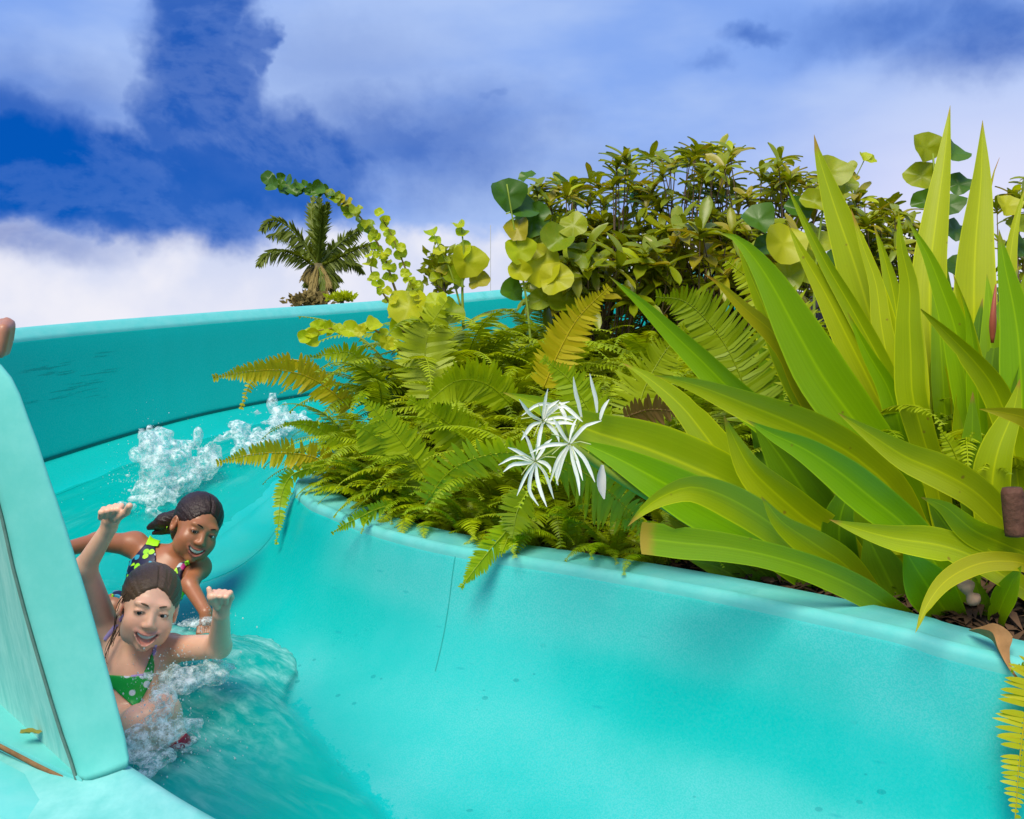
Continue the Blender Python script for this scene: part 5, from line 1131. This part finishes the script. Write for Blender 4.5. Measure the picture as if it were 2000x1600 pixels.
f.ell(nb_*.35+ch*.65, (.100,.062,.085), Rt, .03); f.ell(ch, (.088,.062,.075), Rt, .03); f.ell(wa, (.078,.058,.075), Rt, .03); f.ell(pe, (.092,.068,.07), Rt, .03)
elR = np.array(P(166,1108,2.56)); wrR = np.array(P(213,1030,2.50)); f.cap(shR, elR, .034, .027, .02); f.cap(elR, wrR, .028, .0195, .015)
f.ell(shR, (.037,.035,.035), None, .02)
elL = np.array(P(428,1262,2.54)); wrL = np.array(P(432,1198,2.42)); f.cap(shL, elL, .036, .029, .02); f.cap(elL, wrL, .030, .0195, .015); f.ell(shL, (.036,.035,.035), None, .02)
A.fist(wrR, np.array(P(228,975,2.44))-wrR, (1,0,.15), (0.1,-1,.0), .95); X = lambda p: np.array(P(*p))
f.cap(X((226,1014,2.45)), X((247,1000,2.42)), .0100, .0090, .006); f.cap(X((247,1000,2.42)), X((253,988,2.40)), .0092, .0080, .004)

A.fist(wrL, np.array(P(436,1150,2.38))-wrL, (-1,0,.0), (-.1,-1,.0), .86, curl=.7)
f.cap(X((424,1185,2.38)), X((413,1167,2.36)), .0095, .0085, .006); f.cap(X((413,1167,2.36)), X((408,1150,2.36)), .0085, .0060, .004)
kL = X((318,1392,2.38)); kR = X((272,1412,2.36)); f.cap(pe+ax*.04, kL, .058, .040, .03); f.cap(pe-ax*.03, kR, .058, .040, .03)
f.cap(kL, X((352,1470,2.42)), .038, .026, .02); f.cap(kR, X((300,1500,2.40)), .038, .026, .02)
def hands_pink(Pv, col, blend):
    for p_ in (wrR+np.array((.015,-.02,.06)), wrL+np.array((0,-.02,.05))): blend(np.clip(1-np.linalg.norm(Pv-p_, axis=1)/.06, 0, 1)*.6, (.62,.30,.22))
SK1 = (.96,.53,.36)
A.done(g1, SK1, (.60,.22,.18), (.72,.26,.18), hands_pink)
hair(g1, A, M_hair1, [(A.W(0,-.085,.0), A.W(.03,-.09,-.09), .028, .016), (A.W(.03,-.09,-.09), A.W(.055,-.06,-.14), .016, .008)])
def strands(parent, s_, lst, mat, seed, n=5):
    r = random.Random(seed)
    for pts in lst:
        for k in range(n):
            q = [s_.W(*[v+r.uniform(-.006,.006) for v in p]) for p in pts]; V, Fc = tube(resample(q, 10), np.linspace(.0016,.0005,10), 4); link('hair_strand', mesh('hair_strand', V, Fc, mat), parent)
strands(g1, A, [[(.062,.03,.05),(.078,.0,-.01),(.072,-.01,-.08),(.070,-.01,-.12)],[(.06,-.04,-.08),(.075,-.02,-.14),(.07,.0,-.17)]], M_hair1, 3)
# green bikini top with lavender straps
lo, hi = ch-.2, ch+.2
clothing(g1, A, (lo, hi, lambda g: np.maximum(polyd(g, [(205,1318),(258,1321),(279,1318),(287,1300),(298,1272),(302,1300),(298,1325),(284,1354),(266,1384),(240,1362),(222,1345),(206,1336)]), -capd(g, shL, elL, .045))), .005, M_polka, 'bikini_top')
ribbon(g1, A, [(298,1280),(302,1266),(303,1254)], 2.56, 2.75, .010, M_lav, 'strap'); ribbon(g1, A, [(204,1250),(222,1226),(242,1203)], 2.3, 2.8, .011, M_lav, 'strap')
ribbon(g1, A, [(256,1322),(280,1319)], 2.3, 2.75, .007, M_lav, 'strap')
clothing(g1, A, (pe-.2, pe+.2, lambda g: np.maximum.reduce([hp(g, upv, pe+upv*.035), -hp(g, upv, pe-upv*.05), -capd(g, pe*.45+kL*.55, kL, .075), -capd(g, pe*.45+kR*.55, kR, .075)])), .005, M_red, 'bikini_bottom')
# --------------------------- rear girl
g2 = empty('person', P(280,1200,3.1), 'smiling dark haired girl in a floral halter swimsuit leaning in behind', 'person')
B = Person((-1.60,2.60,CAMZ-1.08), (-.84,3.45,CAMZ-.36), .0034); B.brow = M_brow2
hc = np.array(P(383,1030,3.12)); Rh = basis(R(34), R(4), R(26)); B.head(hc, Rh, .93, .90, .0024); f = B.f
nb_ = X((326,1092,3.16)); f.cap(B.W(0,-.02,-.07), nb_, .030, .036, .02)
shR = X((262,1064,3.18)); shL = X((388,1108,3.14)); ch = X((312,1130,3.14)); wa = X((280,1195,3.06)); pe = X((262,1260,3.0))
f.cap(shR, nb_+np.array((0,0,-.02)), .036, .042, .03); f.cap(shL, nb_+np.array((0,0,-.03)), .033, .042, .03)
ax = shL-shR; ax /= np.linalg.norm(ax); upv = nb_-pe; upv /= np.linalg.norm(upv); fw = np.cross(ax, upv); fw /= np.linalg.norm(fw); fw = fw if fw[1] < 0 else -fw; upv = np.cross(ax, fw); upv = upv if upv[2] > 0 else -upv
Rt = np.stack([ax, fw, upv], 1)
f.ell(ch*.8+nb_*.2, (.098,.060,.09), Rt, .03); f.ell(ch, (.088,.062,.08), Rt, .03); f.ell(wa, (.076,.060,.08), Rt, .03); f.ell(pe, (.090,.07,.08), Rt, .03)
elR = X((190,1058,3.12)); wrR = X((118,1075,3.0)); f.cap(shR, elR, .036, .028, .02); f.cap(elR, wrR, .028, .021, .015); f.ell(shR, (.038,.036,.036), None, .02)
B.fist(wrR, (-1,-.3,-.2), (0,-.3,1), (0,-1,-.2), .8)
elL = X((370,1142,3.04)); wrL = X((402,1196,2.96)); f.cap(shL, elL, .032, .025, .02); f.cap(elL, wrL, .025, .018, .012); f.ell(shL, (.034,.034,.034), None, .02)
B.fist(wrL, (.12,-.3,-1), (-1,0,0), (0,-1,.2), .78)
f.cap(pe-ax*.04, X((226,1188,2.86)), .06, .040, .03); f.cap(X((226,1188,2.86)), X((236,1290,2.84)), .038, .028, .02); f.cap(pe+ax*.05, X((300,1260,2.80)), .06, .040, .03); f.cap(X((300,1260,2.80)), X((310,1310,2.86)), .036, .028, .02)
SK2 = (.38,.15,.07)
B.done(g2, SK2, (.36,.11,.09), (.42,.15,.08))
hair(g2, B, M_hair2, [(B.W(0,-.09,.02), X((320,1018,3.2)), .032, .024), (X((320,1018,3.2)), X((292,1030,3.22)), .024, .010), (X((338,1035,3.2)), X((300,1042,3.22)), .014, .006)])
lo, hi = ch-.3, ch+.3
strands(g2, B, [[(-.072,-.01,-.02),(-.075,-.02,-.07),(-.07,-.03,-.10)]], M_hair2, 4)
arms = lambda g: -np.minimum(capd(g, elL, wrL, .045), capd(g, shL*.5+elL*.5, elL, .040))
clothing(g2, B, (lo, hi, lambda g: np.maximum(polyd(g, [(284,1062),(303,1067),(305,1098),(330,1128),(350,1100),(369,1094),(374,1128),(362,1154),(345,1200),(330,1290),(222,1290),(212,1190),(225,1130),(236,1108),(258,1092)]), arms(g))), .006, M_floral, 'swimsuit')
clothing(g2, B, (lo, hi, lambda g: polyd(g, [(303,1024),(328,1028),(308,1068),(284,1064)])), .0085, M_lime, 'halter_strap')
# --------------------------- bystander at the left edge: fist on the guard
g3 = empty('person', (-2.0, 2.45, 0), 'person at the left frame edge of whom only a bare bent arm and hand show', 'person')
H = Person((-2.40,1.55,.0), (-.86,2.75,CAMZ+.36), .0085); H.brow = M_brow1; hc = np.array((-1.95,2.35,CAMZ+.12)); H.head(hc, basis(R(-60),0,0), 1.02, .3, .005); f = H.f
f.cap(H.W(0,-.02,-.08), (-1.95,2.37,CAMZ-.14), .05, .055, .03); f.cap((-1.82,2.22,CAMZ-.18), (-2.10,2.52,CAMZ-.18), .06, .06, .05)
f.ell((-1.96,2.37,CAMZ-.34), (.17,.14,.2), None, .05); f.ell((-1.96,2.37,CAMZ-.62), (.14,.12,.2), None, .06); f.ell((-1.96,2.37,CAMZ-.84), (.16,.14,.14), None, .06)
for q in (-1,1): f.cap((-1.96+q*.06,2.37+q*.06,CAMZ-.9), (-1.96+q*.08,2.35+q*.08,.55+CAMZ-1.6), .085, .058, .04); f.cap((-1.96+q*.08,2.35+q*.08,.55+CAMZ-1.6), (-1.96+q*.08,2.38+q*.08,.12), .056, .038, .03); f.cap((-1.96+q*.08,2.38+q*.08,.05), (-1.80+q*.08,2.28+q*.08,.04), .04, .035, .03)
f.cap((-1.82,2.22,CAMZ-.20), (-1.50,2.02,CAMZ-.28), .052, .042, .03); wr = X((-70,690,1.95)); f.cap((-1.50,2.02,CAMZ-.28), wr, .042, .028, .02)
f.cap((-2.10,2.52,CAMZ-.20), (-2.2,2.5,CAMZ-.50), .05, .04, .03); f.cap((-2.2,2.5,CAMZ-.5), (-2.1,2.3,CAMZ-.66), .04, .03, .02)
f.cap(wr, X((-25,668,1.93)), .030, .034, .02)
for q in range(4): a = X((-22+q*2,640+q*14,1.92)); b_ = X((14-q*3,636+q*15,1.90)); f.cap(a, b_, .0150, .0150, .006); f.cap(b_, X((6-q*3,644+q*15,1.86)), .0145, .012, .006)
H.done(g3, (.46,.21,.12)); hair(g3, H, M_hair1, h=.006)
clothing(g3, H, ((-2.4,1.9,.9), (-1.55,2.8,2.1), lambda g: np.maximum(hp(g,(0,0,1),(0,0,CAMZ-.15)), -hp(g,(0,0,1),(0,0,CAMZ-.82)))), .016, plain('white_shirt', (.7,.7,.68), .8), 'shirt')
clothing(g3, H, ((-2.4,1.9,.5), (-1.55,2.8,1.7), lambda g: np.maximum(hp(g,(0,0,1),(0,0,CAMZ-.80)), -hp(g,(0,0,1),(0,0,CAMZ-1.35)))), .024, plain('navy_shorts', (.02,.03,.09), .8), 'shorts')
# ------------------------------------------------------------------ splashes
def vnoise(shape, cell, rng):
    n = [int(math.ceil(s/cell))+2 for s in shape]; gq = rng.random(n).astype(np.float32)
    for ax_ in range(3):
        x = np.arange(shape[ax_])/cell; i = x.astype(int); fq = (x-i); fq = fq*fq*(3-2*fq); sh = [1,1,1]; sh[ax_] = -1
        gq = np.take(gq, i, ax_)*(1-fq.reshape(sh))+np.take(gq, i+1, ax_)*fq.reshape(sh)
    return gq.astype(np.float32)
def splash(label, blobs, h, thr, seed, amp, drops, spread, cell=12):
    """blobs: (px,py,depth,radius along x,y,z in metres); surface broken up by noise, plus flying drops"""
    rng = np.random.default_rng(seed); cs = np.array([P(*b_[:3]) for b_ in blobs]); rr_ = np.array([b_[3:6] for b_ in blobs]); lo = (cs-rr_*1.5).min(0); hi = (cs+rr_*1.5).max(0)
    f = Field(lo, hi, h); g = np.stack(np.meshgrid(*[f.lo[i]+np.arange(f.n[i])*f.h for i in range(3)], indexing='ij'), -1); env = np.full(f.n, -9., np.float32)
    for c, r_ in zip(cs, rr_): env = np.maximum(env, 1-np.linalg.norm((g-c)/r_, axis=-1))
    nz = sum(vnoise(f.n, cell/2**o, rng)*(.6**o) for o in range(3))/1.96; nz = (nz-.5)*2.1
    V = -(env+amp*nz-thr)*.03; Pv, Q = f.surf(V.astype(np.float32))
    # merge drops
    DV = []; DF = []; r = random.Random(seed)
    for _ in range(drops):
        k_ = r.randrange(len(cs)); p = cs[k_]+np.array([r.gauss(0,.75) for _ in range(3)])*rr_[k_]*spread; p[2] = max(p[2], cs[k_][2]-rr_[k_][2]*.4); s_ = .0009+.0022*r.random()**3; q = len(DV)
        for dx, dy, dz in ((1,0,0),(-1,0,0),(0,1,0),(0,-1,0),(0,0,1.5),(0,0,-1.2)): DV.append(p+s_*np.array((dx,dy,dz)))
        DF += [(q,q+2,q+4),(q+2,q+1,q+4),(q+1,q+3,q+4),(q+3,q,q+4),(q+2,q,q+5),(q+1,q+2,q+5),(q+3,q+1,q+5),(q,q+3,q+5)]
    V = [tuple(v) for v in Pv]+[tuple(v) for v in DV]; n0 = len(Pv); Fc = [tuple(q) for q in Q.tolist()]+[tuple(i+n0 for i in q) for q in DF]
    tag(link('splash', mesh('splash', V, Fc, M_foam)), label, 'splash', kind='stuff')
splash('white splash thrown up the wall behind the girls', [(262,985,4.2,.08,.10,.06),(270,945,4.3,.08,.12,.09),(300,905,4.35,.11,.14,.12),(345,905,4.4,.11,.14,.10),(310,975,4.25,.12,.16,.09),(360,945,4.4,.12,.16,.08),(405,905,4.5,.12,.14,.09),(445,885,4.6,.12,.14,.09),(495,862,4.8,.12,.14,.10),(540,845,4.95,.12,.14,.13),(590,850,5.1,.12,.14,.12),(390,930,4.4,.10,.16,.06),(292,885,4.35,.03,.04,.10),(388,878,4.5,.03,.03,.09),(250,930,4.3,.05,.05,.05)], .008, .36, 3, 1.5, 1500, 1.25, 13)
splash('white foam under the raised left arm of the front girl', [(345,1322,2.52,.06,.07,.04),(380,1312,2.54,.07,.07,.04),(408,1312,2.56,.045,.06,.04),(325,1338,2.46,.045,.05,.045)], .0055, .28, 5, 1.15, 600, 1.4, 13)
splash('churned foam over the legs of the front girl', [(318,1360,2.36,.03,.05,.03),(312,1395,2.32,.03,.04,.025),(285,1440,2.30,.06,.05,.030),(325,1425,2.32,.06,.05,.03),(340,1465,2.36,.08,.09,.02),(280,1480,2.26,.07,.08,.02)], .0055, .30, 6, 1.2, 700, 1.4, 13)
splash('small splash round the hand of the rear girl', [(405,1212,2.94,.03,.04,.018),(380,1218,2.94,.05,.04,.012)], .005, .2, 8, 1.0, 200, 1.5)
